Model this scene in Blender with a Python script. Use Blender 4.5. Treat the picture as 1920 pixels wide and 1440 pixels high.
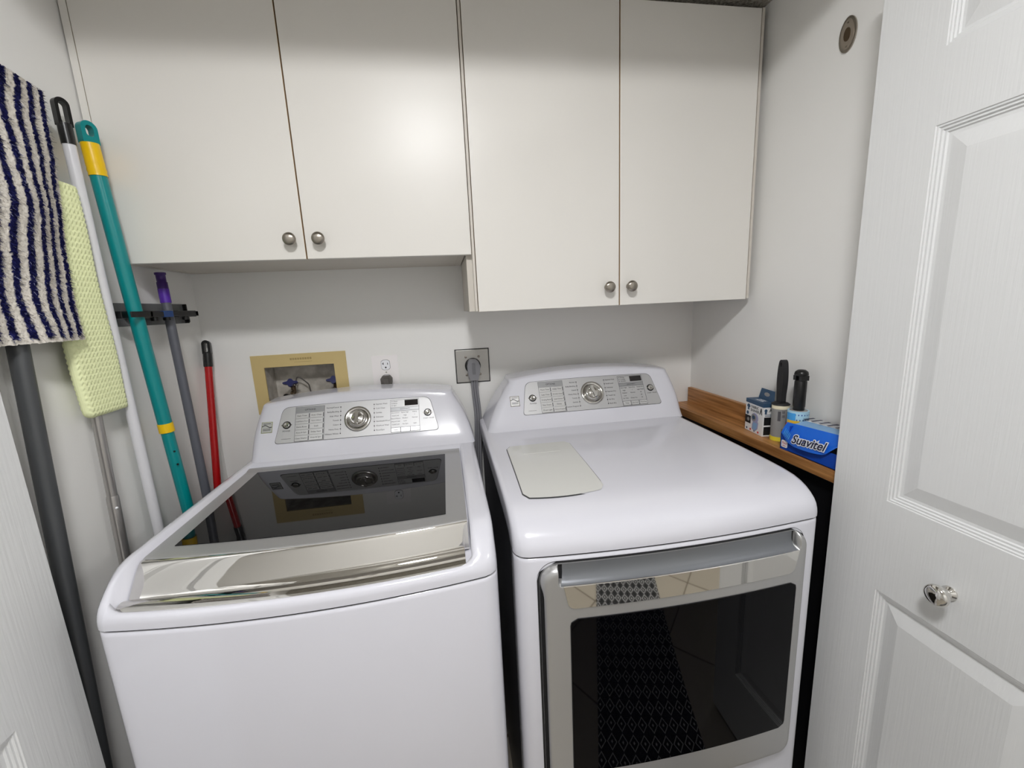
import bpy, math, random
from mathutils import Vector, Matrix
random.seed(7)
S = bpy.context.scene
for o in list(bpy.data.objects): bpy.data.objects.remove(o)
C = S.collection

# ------------------------------------------------------------------ camera, exposure, world
cam = bpy.data.cameras.new('camera'); camo = bpy.data.objects.new('camera', cam); C.objects.link(camo)
camo.location = (0.79424, -1.52664, 1.43174); camo.rotation_euler = (1.38402, 0.04616, -0.16254)
cam.sensor_fit = 'HORIZONTAL'; cam.sensor_width = 36.0; cam.lens = 776.95 / 1920 * 36; cam.clip_start = 0.02
S.camera = camo
S.view_settings.view_transform = 'Standard'; S.view_settings.look = 'None'
S.view_settings.gamma = 1; S.view_settings.use_curve_mapping = False
S.view_settings.exposure = 0.0
W = bpy.data.worlds.new('world'); S.world = W; W.use_nodes = True
W.node_tree.nodes['Background'].inputs[0].default_value = (0.95, 0.97, 1.0, 1)
W.node_tree.nodes['Background'].inputs[1].default_value = 0.5
LIGHT_POS = (0.76, -1.70, 2.44); LIGHT_STRENGTH = 105.0
FILL_POS = (2.9, -2.0, 2.43); FILL_STRENGTH = 60.0

# ------------------------------------------------------------------ materials
def srgb(r, g, b):
    f = lambda c: (c/255/12.92) if c/255 <= .04045 else ((c/255+.055)/1.055)**2.4
    return (f(r), f(g), f(b), 1)
MATS = {}
def mat(name, col, rough=.5, metal=0.0, bump=None, coat=0.0, ior=1.5, noise_col=None, trans=0.0, alpha=1.0, emit=0.0, aniso=0.0, spec=.5):
    m = bpy.data.materials.new(name); m.use_nodes = True; nt = m.node_tree; b = nt.nodes['Principled BSDF']
    b.inputs['Base Color'].default_value = col; b.inputs['Roughness'].default_value = rough
    b.inputs['Metallic'].default_value = metal; b.inputs['IOR'].default_value = ior
    b.inputs['Coat Weight'].default_value = coat; b.inputs['Coat Roughness'].default_value = .04
    b.inputs['Transmission Weight'].default_value = trans; b.inputs['Alpha'].default_value = alpha
    b.inputs['Specular IOR Level'].default_value = spec
    if aniso: b.inputs['Anisotropic'].default_value = aniso
    if emit:
        b.inputs['Emission Color'].default_value = col; b.inputs['Emission Strength'].default_value = emit
    tc = nt.nodes.new('ShaderNodeTexCoord'); mp = nt.nodes.new('ShaderNodeMapping')
    nt.links.new(tc.outputs['Object'], mp.inputs[0])
    if bump:                                   # (scale xyz, strength, distance)
        mp.inputs['Scale'].default_value = bump[0]
        n = nt.nodes.new('ShaderNodeTexNoise'); n.inputs['Scale'].default_value = 1; n.inputs['Detail'].default_value = 4
        nt.links.new(mp.outputs[0], n.inputs['Vector'])
        bp = nt.nodes.new('ShaderNodeBump'); bp.inputs['Strength'].default_value = bump[1]; bp.inputs['Distance'].default_value = bump[2]
        nt.links.new(n.outputs[0], bp.inputs['Height']); nt.links.new(bp.outputs[0], b.inputs['Normal'])
        if noise_col:
            mx = nt.nodes.new('ShaderNodeMix'); mx.data_type = 'RGBA'
            mx.inputs[6].default_value = col; mx.inputs[7].default_value = noise_col
            cr = nt.nodes.new('ShaderNodeMapRange'); cr.inputs[1].default_value = .35; cr.inputs[2].default_value = .65
            nt.links.new(n.outputs[0], cr.inputs[0]); nt.links.new(cr.outputs[0], mx.inputs[0]); nt.links.new(mx.outputs[2], b.inputs['Base Color'])
    MATS[name] = m
    return m
WALL = mat('wall_paint', srgb(241, 240, 237), .6, bump=((260,)*3, .12, .001))
CEIL = mat('popcorn_ceiling', srgb(205, 200, 190), .9, bump=((170,)*3, 1.0, .01), noise_col=srgb(150, 143, 130))
CEIL2 = mat('hall_ceiling', srgb(225, 223, 218), .9)
CAB = mat('cabinet_laminate', srgb(234, 231, 225), .34, bump=((500, 500, 120), .05, .0006), spec=.4)
CABEDGE = mat('cabinet_edge_band', srgb(205, 178, 140), .5)
CABIN = mat('cabinet_carcass', srgb(214, 208, 198), .5)
ENAMEL = mat('white_enamel', srgb(221, 221, 229), .16, coat=.5)
SIDE = mat('graphite_side', srgb(88, 88, 94), .3)
SILVER = mat('satin_silver', srgb(190, 190, 190), .42, metal=.7, bump=((900, 30, 30), .05, .0003))
PANEL = mat('silver_panel', srgb(196, 196, 197), .46, metal=.6, bump=((700, 700, 700), .06, .0002))
CHROME = mat('chrome', srgb(222, 220, 216), .035, metal=1.0)
CHROME2 = mat('soft_chrome', srgb(200, 198, 194), .12, metal=1.0)
NICKEL = mat('brushed_nickel', srgb(165, 158, 148), .28, metal=1.0, aniso=.6)
GLASS = mat('smoked_glass', srgb(12, 12, 13), .02, ior=1.30)
GLASSD = mat('dark_door_glass', srgb(4, 4, 7), .02, ior=1.21)
GAP = mat('dark_gap', srgb(25, 25, 27), .7)
POCKET = mat('handle_pocket', srgb(128, 131, 136), .32, metal=.5)
INK = mat('panel_ink', srgb(38, 38, 42), .5)
LINE = mat('panel_line', srgb(82, 82, 85), .5)
BTN = mat('silver_button', srgb(214, 214, 214), .3, metal=.55)
BTNG = mat('grey_header', srgb(165, 166, 168), .35, metal=.6)
DISP = mat('display_window', srgb(20, 14, 16), .08)
IVORY = mat('ivory_lint_door', srgb(218, 218, 214), .14, coat=.4)
DOORW = mat('door_paint', srgb(230, 231, 231), .38, bump=((230, 230, 7), .22, .0022))
TAN = mat('tan_trim', srgb(206, 184, 128), .5)
BOXIN = mat('box_interior', srgb(205, 200, 192), .6, bump=((30,)*3, .3, .004), noise_col=srgb(170, 164, 155))
BLUE = mat('blue_valve', srgb(14, 22, 84), .35)
BRASS = mat('dull_brass', srgb(95, 80, 62), .4, metal=.7)
BLACK = mat('black_plastic', srgb(16, 16, 17), .3)
BLACKM = mat('matt_black_rubber', srgb(30, 29, 31), .6)
PLATE = mat('white_plate', srgb(247, 243, 243), .35)
STEEL = mat('galvanised_steel', srgb(176, 174, 170), .4, metal=.7)
DGREY = mat('dark_grey_plug', srgb(88, 84, 80), .5)
CORD = mat('grey_cord', srgb(128, 128, 132), .45)
CORDD = mat('grey_cord_groove', srgb(72, 72, 78), .5)
TEAL = mat('teal_pole', srgb(0, 138, 140), .28)
YELLOW = mat('yellow_grip', srgb(245, 200, 0), .35)
WPOLE = mat('white_pole', srgb(222, 222, 226), .3)
PURPLE = mat('purple_grip', srgb(88, 42, 168), .4)
PURPLED = mat('dark_purple_cap', srgb(62, 30, 108), .4)
GPOLE = mat('slate_pole', srgb(96, 98, 106), .4)
BGPOLE = mat('grey_tube', srgb(84, 86, 88), .38, metal=.3, bump=((400, 400, 8), .1, .0005))
SPOLE = mat('aluminium_pole', srgb(176, 173, 170), .3, metal=.8)
RPOLE = mat('red_pole', srgb(176, 16, 20), .25)
RACKP = mat('smoky_plastic', srgb(120, 122, 124), .2, alpha=.55)
RACKB = mat('blue_clip', srgb(20, 66, 130), .35)
SKIRT = mat('paper_white', srgb(240, 240, 240), .5)
NAVYB = mat('navy_card', srgb(52, 82, 112), .5)
BLKP = mat('black_print', srgb(22, 24, 28), .5)
LBLUE = mat('light_blue_print', srgb(140, 180, 220), .5)
LILAC = mat('lilac_print', srgb(165, 165, 200), .5)
SBLUE = mat('bright_blue_card', srgb(20, 105, 220), .35)
SBLUE2 = mat('deep_blue_card', srgb(12, 72, 180), .4)
SKYB = mat('sky_blue_print', srgb(70, 165, 235), .4)
SWHITE = mat('white_print', srgb(245, 246, 250), .4)
SNAVY = mat('navy_print', srgb(20, 22, 60), .4)
RED = mat('red_print', srgb(205, 40, 40), .4)
ORANGE = mat('orange_print', srgb(235, 120, 30), .4)
PYEL = mat('yellow_print', srgb(250, 205, 60), .4)
ROLLG = mat('grey_label', srgb(150, 148, 146), .4)
CREAM = mat('cream_paper', srgb(236, 226, 196), .5)
YELP = mat('yellow_band', srgb(232, 214, 60), .5)
BLUEDOT = mat('aqua_label', srgb(180, 220, 240), .4)
FLOORM = None

def bamboo_mat():
    m = bpy.data.materials.new('bamboo'); m.use_nodes = True; nt = m.node_tree; b = nt.nodes['Principled BSDF']
    tc = nt.nodes.new('ShaderNodeTexCoord'); mp = nt.nodes.new('ShaderNodeMapping'); mp.inputs['Scale'].default_value = (110, 5, 110)
    n = nt.nodes.new('ShaderNodeTexNoise'); n.inputs['Scale'].default_value = 1; n.inputs['Detail'].default_value = 5
    cr = nt.nodes.new('ShaderNodeValToRGB'); cr.color_ramp.elements[0].position = .3; cr.color_ramp.elements[0].color = srgb(132, 84, 42)
    cr.color_ramp.elements[1].position = .7; cr.color_ramp.elements[1].color = srgb(196, 142, 86)
    nt.links.new(tc.outputs['Object'], mp.inputs[0]); nt.links.new(mp.outputs[0], n.inputs['Vector'])
    nt.links.new(n.outputs[0], cr.inputs[0]); nt.links.new(cr.outputs[0], b.inputs['Base Color'])
    b.inputs['Roughness'].default_value = .38
    return m
BAMBOO = bamboo_mat()

def tile_mat():
    m = bpy.data.materials.new('floor_tile'); m.use_nodes = True; nt = m.node_tree; b = nt.nodes['Principled BSDF']
    tc = nt.nodes.new('ShaderNodeTexCoord'); br = nt.nodes.new('ShaderNodeTexBrick')
    mp = nt.nodes.new('ShaderNodeMapping'); mp.inputs['Rotation'].default_value = (0, 0, .78)
    br.offset = 0; br.inputs['Scale'].default_value = 1; br.inputs['Brick Width'].default_value = .45; br.inputs['Row Height'].default_value = .45
    br.inputs['Mortar Size'].default_value = .004
    br.inputs['Color1'].default_value = srgb(168, 160, 145); br.inputs['Color2'].default_value = srgb(160, 152, 138); br.inputs['Mortar'].default_value = srgb(90, 78, 62)
    nt.links.new(tc.outputs['Object'], mp.inputs[0]); nt.links.new(mp.outputs[0], br.inputs['Vector']); nt.links.new(br.outputs[0], b.inputs['Base Color'])
    b.inputs['Roughness'].default_value = .3
    return m
def rug_mat():
    # black runner woven with rows of pale nested diamonds
    m = bpy.data.materials.new('diamond_weave'); m.use_nodes = True; nt = m.node_tree; b = nt.nodes['Principled BSDF']
    tc = nt.nodes.new('ShaderNodeTexCoord'); sx = nt.nodes.new('ShaderNodeSeparateXYZ'); nt.links.new(tc.outputs['Object'], sx.inputs[0])
    def M(op, a, bb=None):
        k = nt.nodes.new('ShaderNodeMath'); k.operation = op
        for i, v in enumerate((a, bb)):
            if v is None: continue
            if isinstance(v, (int, float)): k.inputs[i].default_value = v
            else: nt.links.new(v, k.inputs[i])
        return k.outputs[0]
    P = .042
    u = M('ABSOLUTE', M('SUBTRACT', M('FRACT', M('DIVIDE', sx.outputs[0], P)), .5))
    v = M('ABSOLUTE', M('SUBTRACT', M('FRACT', M('DIVIDE', sx.outputs[1], P*1.5)), .5))
    d = M('ADD', u, v)
    a1 = M('LESS_THAN', M('ABSOLUTE', M('SUBTRACT', d, .42)), .045)
    a2 = M('LESS_THAN', d, .1)
    f = M('MAXIMUM', a1, a2)
    mx = nt.nodes.new('ShaderNodeMix'); mx.data_type = 'RGBA'; mx.inputs[6].default_value = srgb(18, 18, 20); mx.inputs[7].default_value = srgb(200, 200, 200)
    nt.links.new(f, mx.inputs[0]); nt.links.new(mx.outputs[2], b.inputs['Base Color']); b.inputs['Roughness'].default_value = .95
    return m
def attr_mat(name, rough=.9):
    m = bpy.data.materials.new(name); m.use_nodes = True; nt = m.node_tree; b = nt.nodes['Principled BSDF']
    a = nt.nodes.new('ShaderNodeAttribute'); a.attribute_name = 'Col'
    nt.links.new(a.outputs['Color'], b.inputs['Base Color']); b.inputs['Roughness'].default_value = rough
    b.inputs['Specular IOR Level'].default_value = .15
    return m
TOWEL = attr_mat('chenille_stripes')
GREENC = mat('green_waffle', srgb(246, 252, 200), .85, spec=.2)

# ------------------------------------------------------------------ mesh helpers
class MB:
    def __init__(s): s.v = []; s.f = []; s.m = []; s.sm = []
    def add(s, vs, fs, mi=0, smooth=False, M=None):
        o = len(s.v)
        s.v += [tuple(M @ Vector(v)) if M is not None else tuple(v) for v in vs]
        for f in fs: s.f.append([i + o for i in f]); s.m.append(mi); s.sm.append(smooth)
        return s
    def box(s, a, b, mi=0, M=None):
        (x0, y0, z0), (x1, y1, z1) = a, b
        vs = [(x0, y0, z0), (x1, y0, z0), (x1, y1, z0), (x0, y1, z0), (x0, y0, z1), (x1, y0, z1), (x1, y1, z1), (x0, y1, z1)]
        return s.add(vs, [(0, 3, 2, 1), (4, 5, 6, 7), (0, 1, 5, 4), (1, 2, 6, 5), (2, 3, 7, 6), (3, 0, 4, 7)], mi, False, M)
    def grid(s, rows, mi=0, smooth=True, flip=False, mask=None):
        n = len(rows[0]); vs = [p for r in rows for p in r]; fs = []
        for i in range(len(rows) - 1):
            for j in range(n - 1):
                if mask and not mask(i, j): continue
                q = (i*n + j, i*n + j + 1, (i+1)*n + j + 1, (i+1)*n + j)
                fs.append(q[::-1] if flip else q)
        return s.add(vs, fs, mi, smooth)
    def lathe(s, prof, M=None, n=32, mi=0, smooth=True):     # prof: (r, h) about local Z
        vs = []; fs = []
        for r, h in prof:
            for k in range(n):
                a = 2*math.pi*k/n; vs.append((r*math.cos(a), r*math.sin(a), h))
        for i in range(len(prof) - 1):
            for k in range(n): fs.append((i*n + k, i*n + (k+1) % n, (i+1)*n + (k+1) % n, (i+1)*n + k))
        s.add(vs, fs, mi, smooth, M)
        s.add([(prof[-1][0]*math.cos(2*math.pi*k/n), prof[-1][0]*math.sin(2*math.pi*k/n), prof[-1][1]) for k in range(n)], [tuple(range(n))], mi, False, M)
        s.add([(prof[0][0]*math.cos(2*math.pi*k/n), prof[0][0]*math.sin(2*math.pi*k/n), prof[0][1]) for k in range(n)], [tuple(range(n))[::-1]], mi, False, M)
        return s
    def tube(s, pts, r, n=16, mi=0, prof=None, caps=True):
        pts = [Vector(p) for p in pts]; rings = []
        rs = r if isinstance(r, (list, tuple)) else [r]*len(pts)
        up = None
        for i, p in enumerate(pts):
            t = (pts[min(i+1, len(pts)-1)] - pts[max(i-1, 0)]).normalized()
            if up is None: up = t.orthogonal().normalized()
            up = (up - t*up.dot(t)).normalized(); w = t.cross(up)
            rings.append([p + (up*math.cos(2*math.pi*k/n) + w*math.sin(2*math.pi*k/n))*rs[i] for k in range(n)])
        vs = [q for R in rings for q in R]; fs = []
        for i in range(len(rings)-1):
            for k in range(n): fs.append((i*n+k, i*n+(k+1) % n, (i+1)*n+(k+1) % n, (i+1)*n+k))
        s.add(vs, fs, mi, True)
        if caps:
            s.add(rings[0], [tuple(range(n))[::-1]], mi); s.add(rings[-1], [tuple(range(n))], mi)
        return s
    def prism(s, pts, h0, h1, M=None, mi=0, smooth=False):   # outline in local XY, extruded in local Z
        n = len(pts); vs = [(x, y, h0) for x, y in pts] + [(x, y, h1) for x, y in pts]
        fs = [tuple(range(n))[::-1], tuple(range(n, 2*n))]
        s.add(vs, fs, mi, False, M)
        s.add(vs, [(i, (i+1) % n, n + (i+1) % n, n + i) for i in range(n)], mi, smooth, M)
        return s
    def build(s, name, mats, parent=None, bevel=0, seg=2, weld=False):
        me = bpy.data.meshes.new(name); me.from_pydata(s.v, [], s.f)
        if not isinstance(mats, (list, tuple)): mats = [mats]
        for m in mats: me.materials.append(m)
        me.polygons.foreach_set('material_index', s.m); me.polygons.foreach_set('use_smooth', s.sm); me.update()
        o = bpy.data.objects.new(name, me); C.objects.link(o)
        if parent:
            o.parent = parent; q = parent
            while q.parent: q = q.parent
            if q is parent: o.matrix_parent_inverse = Matrix.Translation(q.location).inverted()
        if bevel:
            md = o.modifiers.new('bevel', 'BEVEL'); md.width = bevel; md.segments = seg; md.limit_method = 'ANGLE'; md.angle_limit = .6; md.harden_normals = False
        return o
def rr(x0, y0, x1, y1, r, n=6):               # rounded rectangle outline; r may be 4 radii from bottom-left counterclockwise
    rs = r if isinstance(r, (list, tuple)) else [r]*4; out = []
    for (cx, cy, a0, q) in ((x0+rs[0], y0+rs[0], math.pi, rs[0]), (x1-rs[1], y0+rs[1], 1.5*math.pi, rs[1]), (x1-rs[2], y1-rs[2], 0, rs[2]), (x0+rs[3], y1-rs[3], .5*math.pi, rs[3])):
        for k in range(n+1):
            a = a0 + .5*math.pi*k/n; out.append((cx + q*math.cos(a), cy + q*math.sin(a)))
    return out
def thing(name, label, cat, loc=(0, 0, 0), group=None):
    o = bpy.data.objects.new(name, None); C.objects.link(o); o.location = loc; o.empty_display_size = .05
    o['label'] = label; o['category'] = cat
    if group: o['group'] = group
    return o
def tag(o, label, cat, group=None):
    o['label'] = label; o['category'] = cat
    if group: o['group'] = group
    return o
def struct(o): o['kind'] = 'structure'; return o
def frame(o, x, y):                           # matrix from origin, x axis, y axis
    x = Vector(x).normalized(); y = Vector(y); y = (y - x*y.dot(x)).normalized(); z = x.cross(y)
    m = Matrix((x, y, z)).transposed().to_4x4(); m.translation = Vector(o); return m
TXT = {}
def text(mb, s, size, M, mi=0, align='CENTER', shear=0, bold=0, ex=.00015, res=2):
    cu = bpy.data.curves.new('t', 'FONT'); cu.body = s; cu.size = size; cu.align_x = align; cu.align_y = 'CENTER'
    cu.shear = shear; cu.offset = bold; cu.extrude = ex; cu.resolution_u = res
    ob = bpy.data.objects.new('t', cu); me = bpy.data.meshes.new_from_object(ob)
    mb.add([v.co[:] for v in me.vertices], [list(p.vertices) for p in me.polygons], mi, False, M)
    bpy.data.objects.remove(ob); bpy.data.curves.remove(cu); bpy.data.meshes.remove(me)
def sstep(a, b, x):
    t = max(0, min(1, (x-a)/(b-a))); return t*t*(3-2*t)
def catmull(pts, n):
    out = []; P = [pts[0]] + list(pts) + [pts[-1]]
    for i in range(1, len(P)-2):
        for k in range(n):
            t = k/n; out.append(tuple(.5*((2*P[i][d]) + (-P[i-1][d]+P[i+1][d])*t + (2*P[i-1][d]-5*P[i][d]+4*P[i+1][d]-P[i+2][d])*t*t + (-P[i-1][d]+3*P[i][d]-3*P[i+1][d]+P[i+2][d])*t**3) for d in range(len(pts[0]))))
    out.append(tuple(pts[-1])); return out

# ------------------------------------------------------------------ room
RX = 1.768; YF = -.80; ZC = 2.238; HZ = 2.20
struct(MB().box((-1.6, -2.75, -.05), (4.2, .16, 0)).build('floor', tile_mat()))
w = MB()
hx0, hx1, hz0, hz1 = .172, .407, 1.13, 1.262
w.box((-.12, 0, 0), (hx0, .14, 2.55)); w.box((hx1, 0, 0), (RX+.12, .14, 2.55)); w.box((hx0, 0, 0), (hx1, .14, hz0)); w.box((hx0, 0, hz1), (hx1, .14, 2.55))
struct(w.build('wall_back', WALL))
struct(MB().box((-.12, YF-.10, 0), (0, 0, 2.55)).build('wall_left', WALL))
struct(MB().box((RX, YF-.10, 0), (RX+.12, 0, 2.55)).build('wall_right', WALL))
struct(MB().box((0, YF, ZC), (RX, 0, ZC+.05)).build('ceiling', CEIL))
f = MB(); f.box((0, YF-.10, HZ), (RX, YF, 2.55)); f.box((-1.6, YF-.10, 0), (-.12, YF, 2.55)); f.box((RX+.12, YF-.10, 0), (4.2, YF, 2.55))
struct(f.build('wall_front', WALL))
struct(MB().box((-1.6, -2.75, 2.44), (4.2, YF-.10, 2.5)).build('ceiling_hall', CEIL2))
struct(MB().box((-1.6, -2.85, 0), (4.2, -2.75, 2.5)).build('wall_hall', WALL))
struct(MB().box((-1.7, -2.85, 0), (-1.6, YF, 2.5)).build('wall_hall_left', WALL))
struct(MB().box((4.2, -2.85, 0), (4.3, YF, 2.5)).build('wall_hall_right', WALL))

def emit_mat(name, strength, col=(.99, .99, 1, 1)):
    m = bpy.data.materials.new(name); m.use_nodes = True; nt = m.node_tree; nt.nodes.remove(nt.nodes['Principled BSDF'])
    e = nt.nodes.new('ShaderNodeEmission'); e.inputs[0].default_value = col; e.inputs[1].default_value = strength
    nt.links.new(e.outputs[0], nt.nodes['Material Output'].inputs[0]); return m
def ceiling_light(pos, strength, r, label):
    t = thing('ceiling_light', label, 'light', pos)
    M = Matrix.Translation(pos) @ Matrix.Rotation(math.pi, 4, 'X')
    MB().lathe([(r+.02, 0), (r+.02, .022), (r+.006, .026)], M, 40).build('rim', NICKEL, t)
    MB().lathe([(r, .01), (r, .03), (r*.94, .045), (r*.8, .057), (r*.5, .068), (.01, .072)], M, 40).build('diffuser', emit_mat('lamp_diffuser', strength), t)
ceiling_light(LIGHT_POS, LIGHT_STRENGTH, .15, 'round flush ceiling light in the hall in front of the closet')
ceiling_light(FILL_POS, FILL_STRENGTH, .15, 'added round fill light, out of view farther along the hall to the right')  # unseen second lamp, added only to lift the fill light

# rug on the hall floor, seen mirrored in the dryer door
rg = MB().box((-.20, -.95, 0), (.20, .95, .008)).build('runner_rug', rug_mat())
rg.location = (1.51, -1.97, .001); rg.rotation_euler = (0, 0, .22)
tag(rg, 'black runner rug with pale diamond weave on the tiles before the dryer', 'rug')

# ------------------------------------------------------------------ bifold doors
def leaf_mb(Y0, Y1, X, T, sgn):
    """door leaf in a plane of constant X, its moulded face on side sgn, between Y0 (far) and Y1 (near)"""
    mb = MB(); z0, z1 = .02, 2.05; st = .116
    P = [(Y1+st, .24, Y0-st, .806), (Y1+st, 1.007, Y0-st, 1.702), (Y1+st, 1.824, Y0-st, 1.95)]
    fx = lambda d: X - sgn*d
    def quad(a, b, c, d, sm=False):
        q = (0, 1, 2, 3) if sgn < 0 else (3, 2, 1, 0); mb.add([a, b, c, d], [q], 0, sm)
    ya, yb = P[0][0], P[0][2]
    zs = [z0, P[0][1], P[0][3], P[1][1], P[1][3], P[2][1], P[2][3], z1]
    def face(y0, y1, za, zb): quad((fx(0), y1, za), (fx(0), y0, za), (fx(0), y0, zb), (fx(0), y1, zb))
    face(Y1, ya, z0, z1); face(yb, Y0, z0, z1)
    for i in (0, 2, 4, 6): face(ya, yb, zs[i], zs[i+1])
    prof = [(0, 0), (.0012, .0018), (.004, .0015), (.0055, .0042), (.009, .0036), (.0105, .0068), (.014, .0062), (.016, .0088), (.0215, .0088), (.047, .0022), (.049, .0018)]
    for (a, b, c, d) in P:
        if d - b < .15: pr = [(k*.8, h) for k, h in prof]
        else: pr = prof
        rings = [[(fx(h), a+k, b+k), (fx(h), c-k, b+k), (fx(h), c-k, d-k), (fx(h), a+k, d-k)] for k, h in pr]
        for r0, r1 in zip(rings, rings[1:]):
            for k in range(4): quad(r0[(k+1) % 4], r0[k], r1[k], r1[(k+1) % 4])
        r = rings[-1]; quad(r[1], r[0], r[3], r[2])
    xb = X - sgn*T
    e = .0
    for A, B in (((X, Y0, z0), (X, Y1, z0)), ((X, Y1, z0), (X, Y1, z1)), ((X, Y1, z1), (X, Y0, z1)), ((X, Y0, z1), (X, Y0, z0))):
        q = [A, B, (xb, B[1], B[2]), (xb, A[1], A[2])]; mb.add(q, [(0, 1, 2, 3)])
    mb.add([(xb, Y0, z0), (xb, Y1, z0), (xb, Y1, z1), (xb, Y0, z1)], [(0, 1, 2, 3)])
    return mb
def bifold(name, X, sgn, Y0, knob):
    t = bpy.data.objects.new(name, None); C.objects.link(t); t.location = (X, Y0-.25, 0); t['kind'] = 'structure'
    leaf_mb(Y0, Y0-.505, X, .033, sgn).build('leaf', DOORW, t)
    leaf_mb(Y0, Y0-.505, X - sgn*.036, .033, sgn).build('leaf', DOORW, t)
    if knob:
        M = frame((X, Y0-.239, .888), (0, 1, 0), (0, 0, 1) if sgn > 0 else (0, 0, -1))
        MB().lathe([(.0125, 0), (.0125, .003), (.008, .005), (.007, .014), (.009, .018), (.0175, .023), (.0195, .028), (.0185, .033), (.014, .0365), (.006, .038)], M, 36).build('knob', CHROME, t)
    return t
bifold('door_1', 1.655, -1, -.757, True)
bifold('door_2', .075, 1, -.741, False)

# ------------------------------------------------------------------ wall cabinets
def cabinet(label, x0, x1, zb, zt, doors, side0, knobs, fill=None, trims=()):
    t = thing('wall_cabinet', label, 'cabinet', ((x0+x1)/2, 0, zb))
    D = -.3246; th = .019; yb = D + th + .0015
    b = MB(); b.box((side0, yb, zb), (side0+.018, 0, zt)); b.box((x1-.018, yb, zb), (x1, 0, zt))
    b.box((side0+.018, yb+.001, zb+.001), (x1-.018, 0, zb+.018)); b.box((side0+.018, yb+.001, zt-.018), (x1-.018, 0, zt)); b.box((side0+.018, -.008, zb), (x1-.018, 0, zt))
    b.build('body', CABIN, t)
    for (a, c), kx in zip(doors, knobs):
        d = MB()
        d.box((a, D, zb-.002), (c, D+th, zt-.002), 0)
        o = d.build('door', [CAB, CABEDGE], t, bevel=.0012)
        for p in o.data.polygons:
            if abs(p.normal.x) > .9: p.material_index = 1
        M = frame((kx, D, knob_z(zb)), (1, 0, 0), (0, 0, 1))
        k = MB().lathe([(.0095, 0), (.0085, .004), (.006, .008), (.0065, .013), (.0155, .019), (.0163, .0225), (.0152, .0262), (.009, .029), (.002, .0297)], M, 32).build('knob', NICKEL, o)
    if fill:
        MB().box((fill[0], D+.0008, zb), (fill[1], yb+.014, zt)).build('filler_strip', CAB, t)
    for trim in trims: MB().box((trim[0], D+.0005, zb), (trim[1], yb+.010, zt)).build('edge_trim', CABIN, t)
    return t
def knob_z(zb): return zb + (.046 if zb > 1.5 else .052)
cabinet('wide white wall cabinet over the washer, hung higher, beside the mops', 0.003, .866, 1.579, 2.222,
        [(.0205, .4505), (.4535, .8835)], .0065, [.4215, .491], fill=(.0035, .0188))
cabinet('white wall cabinet over the dryer, hung lower in the right corner', .8655, 1.752, 1.4205, 2.222,
        [(.8945, 1.3175), (1.3205, 1.7415)], .8695, [1.281, 1.3495], trims=[(.8858, .8925), (1.7435, 1.7515)])
# dark hairline between the two right doors is the real gap between them

# ------------------------------------------------------------------ laundry machines
def cover_mesh(xl, xr, side, lip=None, lid=None, zseam=.93, bow=.03, skirt=.045):
    """moulded top cover. side/lip: profile (y,z) rear to seam; lid=(x0,x1): range where lip profile applies"""
    xc, hw = (xl+xr)/2, (xr-xl)/2
    xs = [(xl, -skirt), (xl, -.013), (xl+.0012, -.0065), (xl+.0045, -.002), (xl+.011, 0)]
    inn = []
    n = 60
    for i in range(n+1): inn.append(xl+.016 + (xr-xl-.032)*i/n)
    if lid: inn += [lid[0]-.0006, lid[0]+.0006, lid[1]-.0006, lid[1]+.0006]
    inn = sorted(inn)
    xs += [(x, 0) for x in inn] + [(xr-.011, 0), (xr-.0045, -.002), (xr-.0012, -.0065), (xr, -.013), (xr, -skirt)]
    rows = []
    for k in range(len(side)):
        row = []
        for x, dz in xs:
            y, z = side[k]
            if lip:
                ly, lz, rec = lip[k]
                if rec: s = 1 if lid[0] < x < lid[1] else 0
                else: s = sstep(-.016, .022, min(x-lid[0], lid[1]-x))
                y = y*(1-s) + ly*s; z = z*(1-s) + lz*s
            t = (x-xc)/hw
            fr = max(0, min(1, (-.25-y)/.5))
            rc = .028; d = min(x-xl, xr-x)
            back = (rc - math.sqrt(max(0, rc*rc - (rc-d)**2))) if d < rc else 0
            yy = y - bow*fr*(1-t*t) + back*sstep(-.70, -.79, y)
            zz = max(z + dz*(1 if z > zseam+.001 else 0), zseam)
            row.append((x, yy, zz))
        rows.append(row)
    return MB().grid(rows, 0, True, flip=True)

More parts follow.
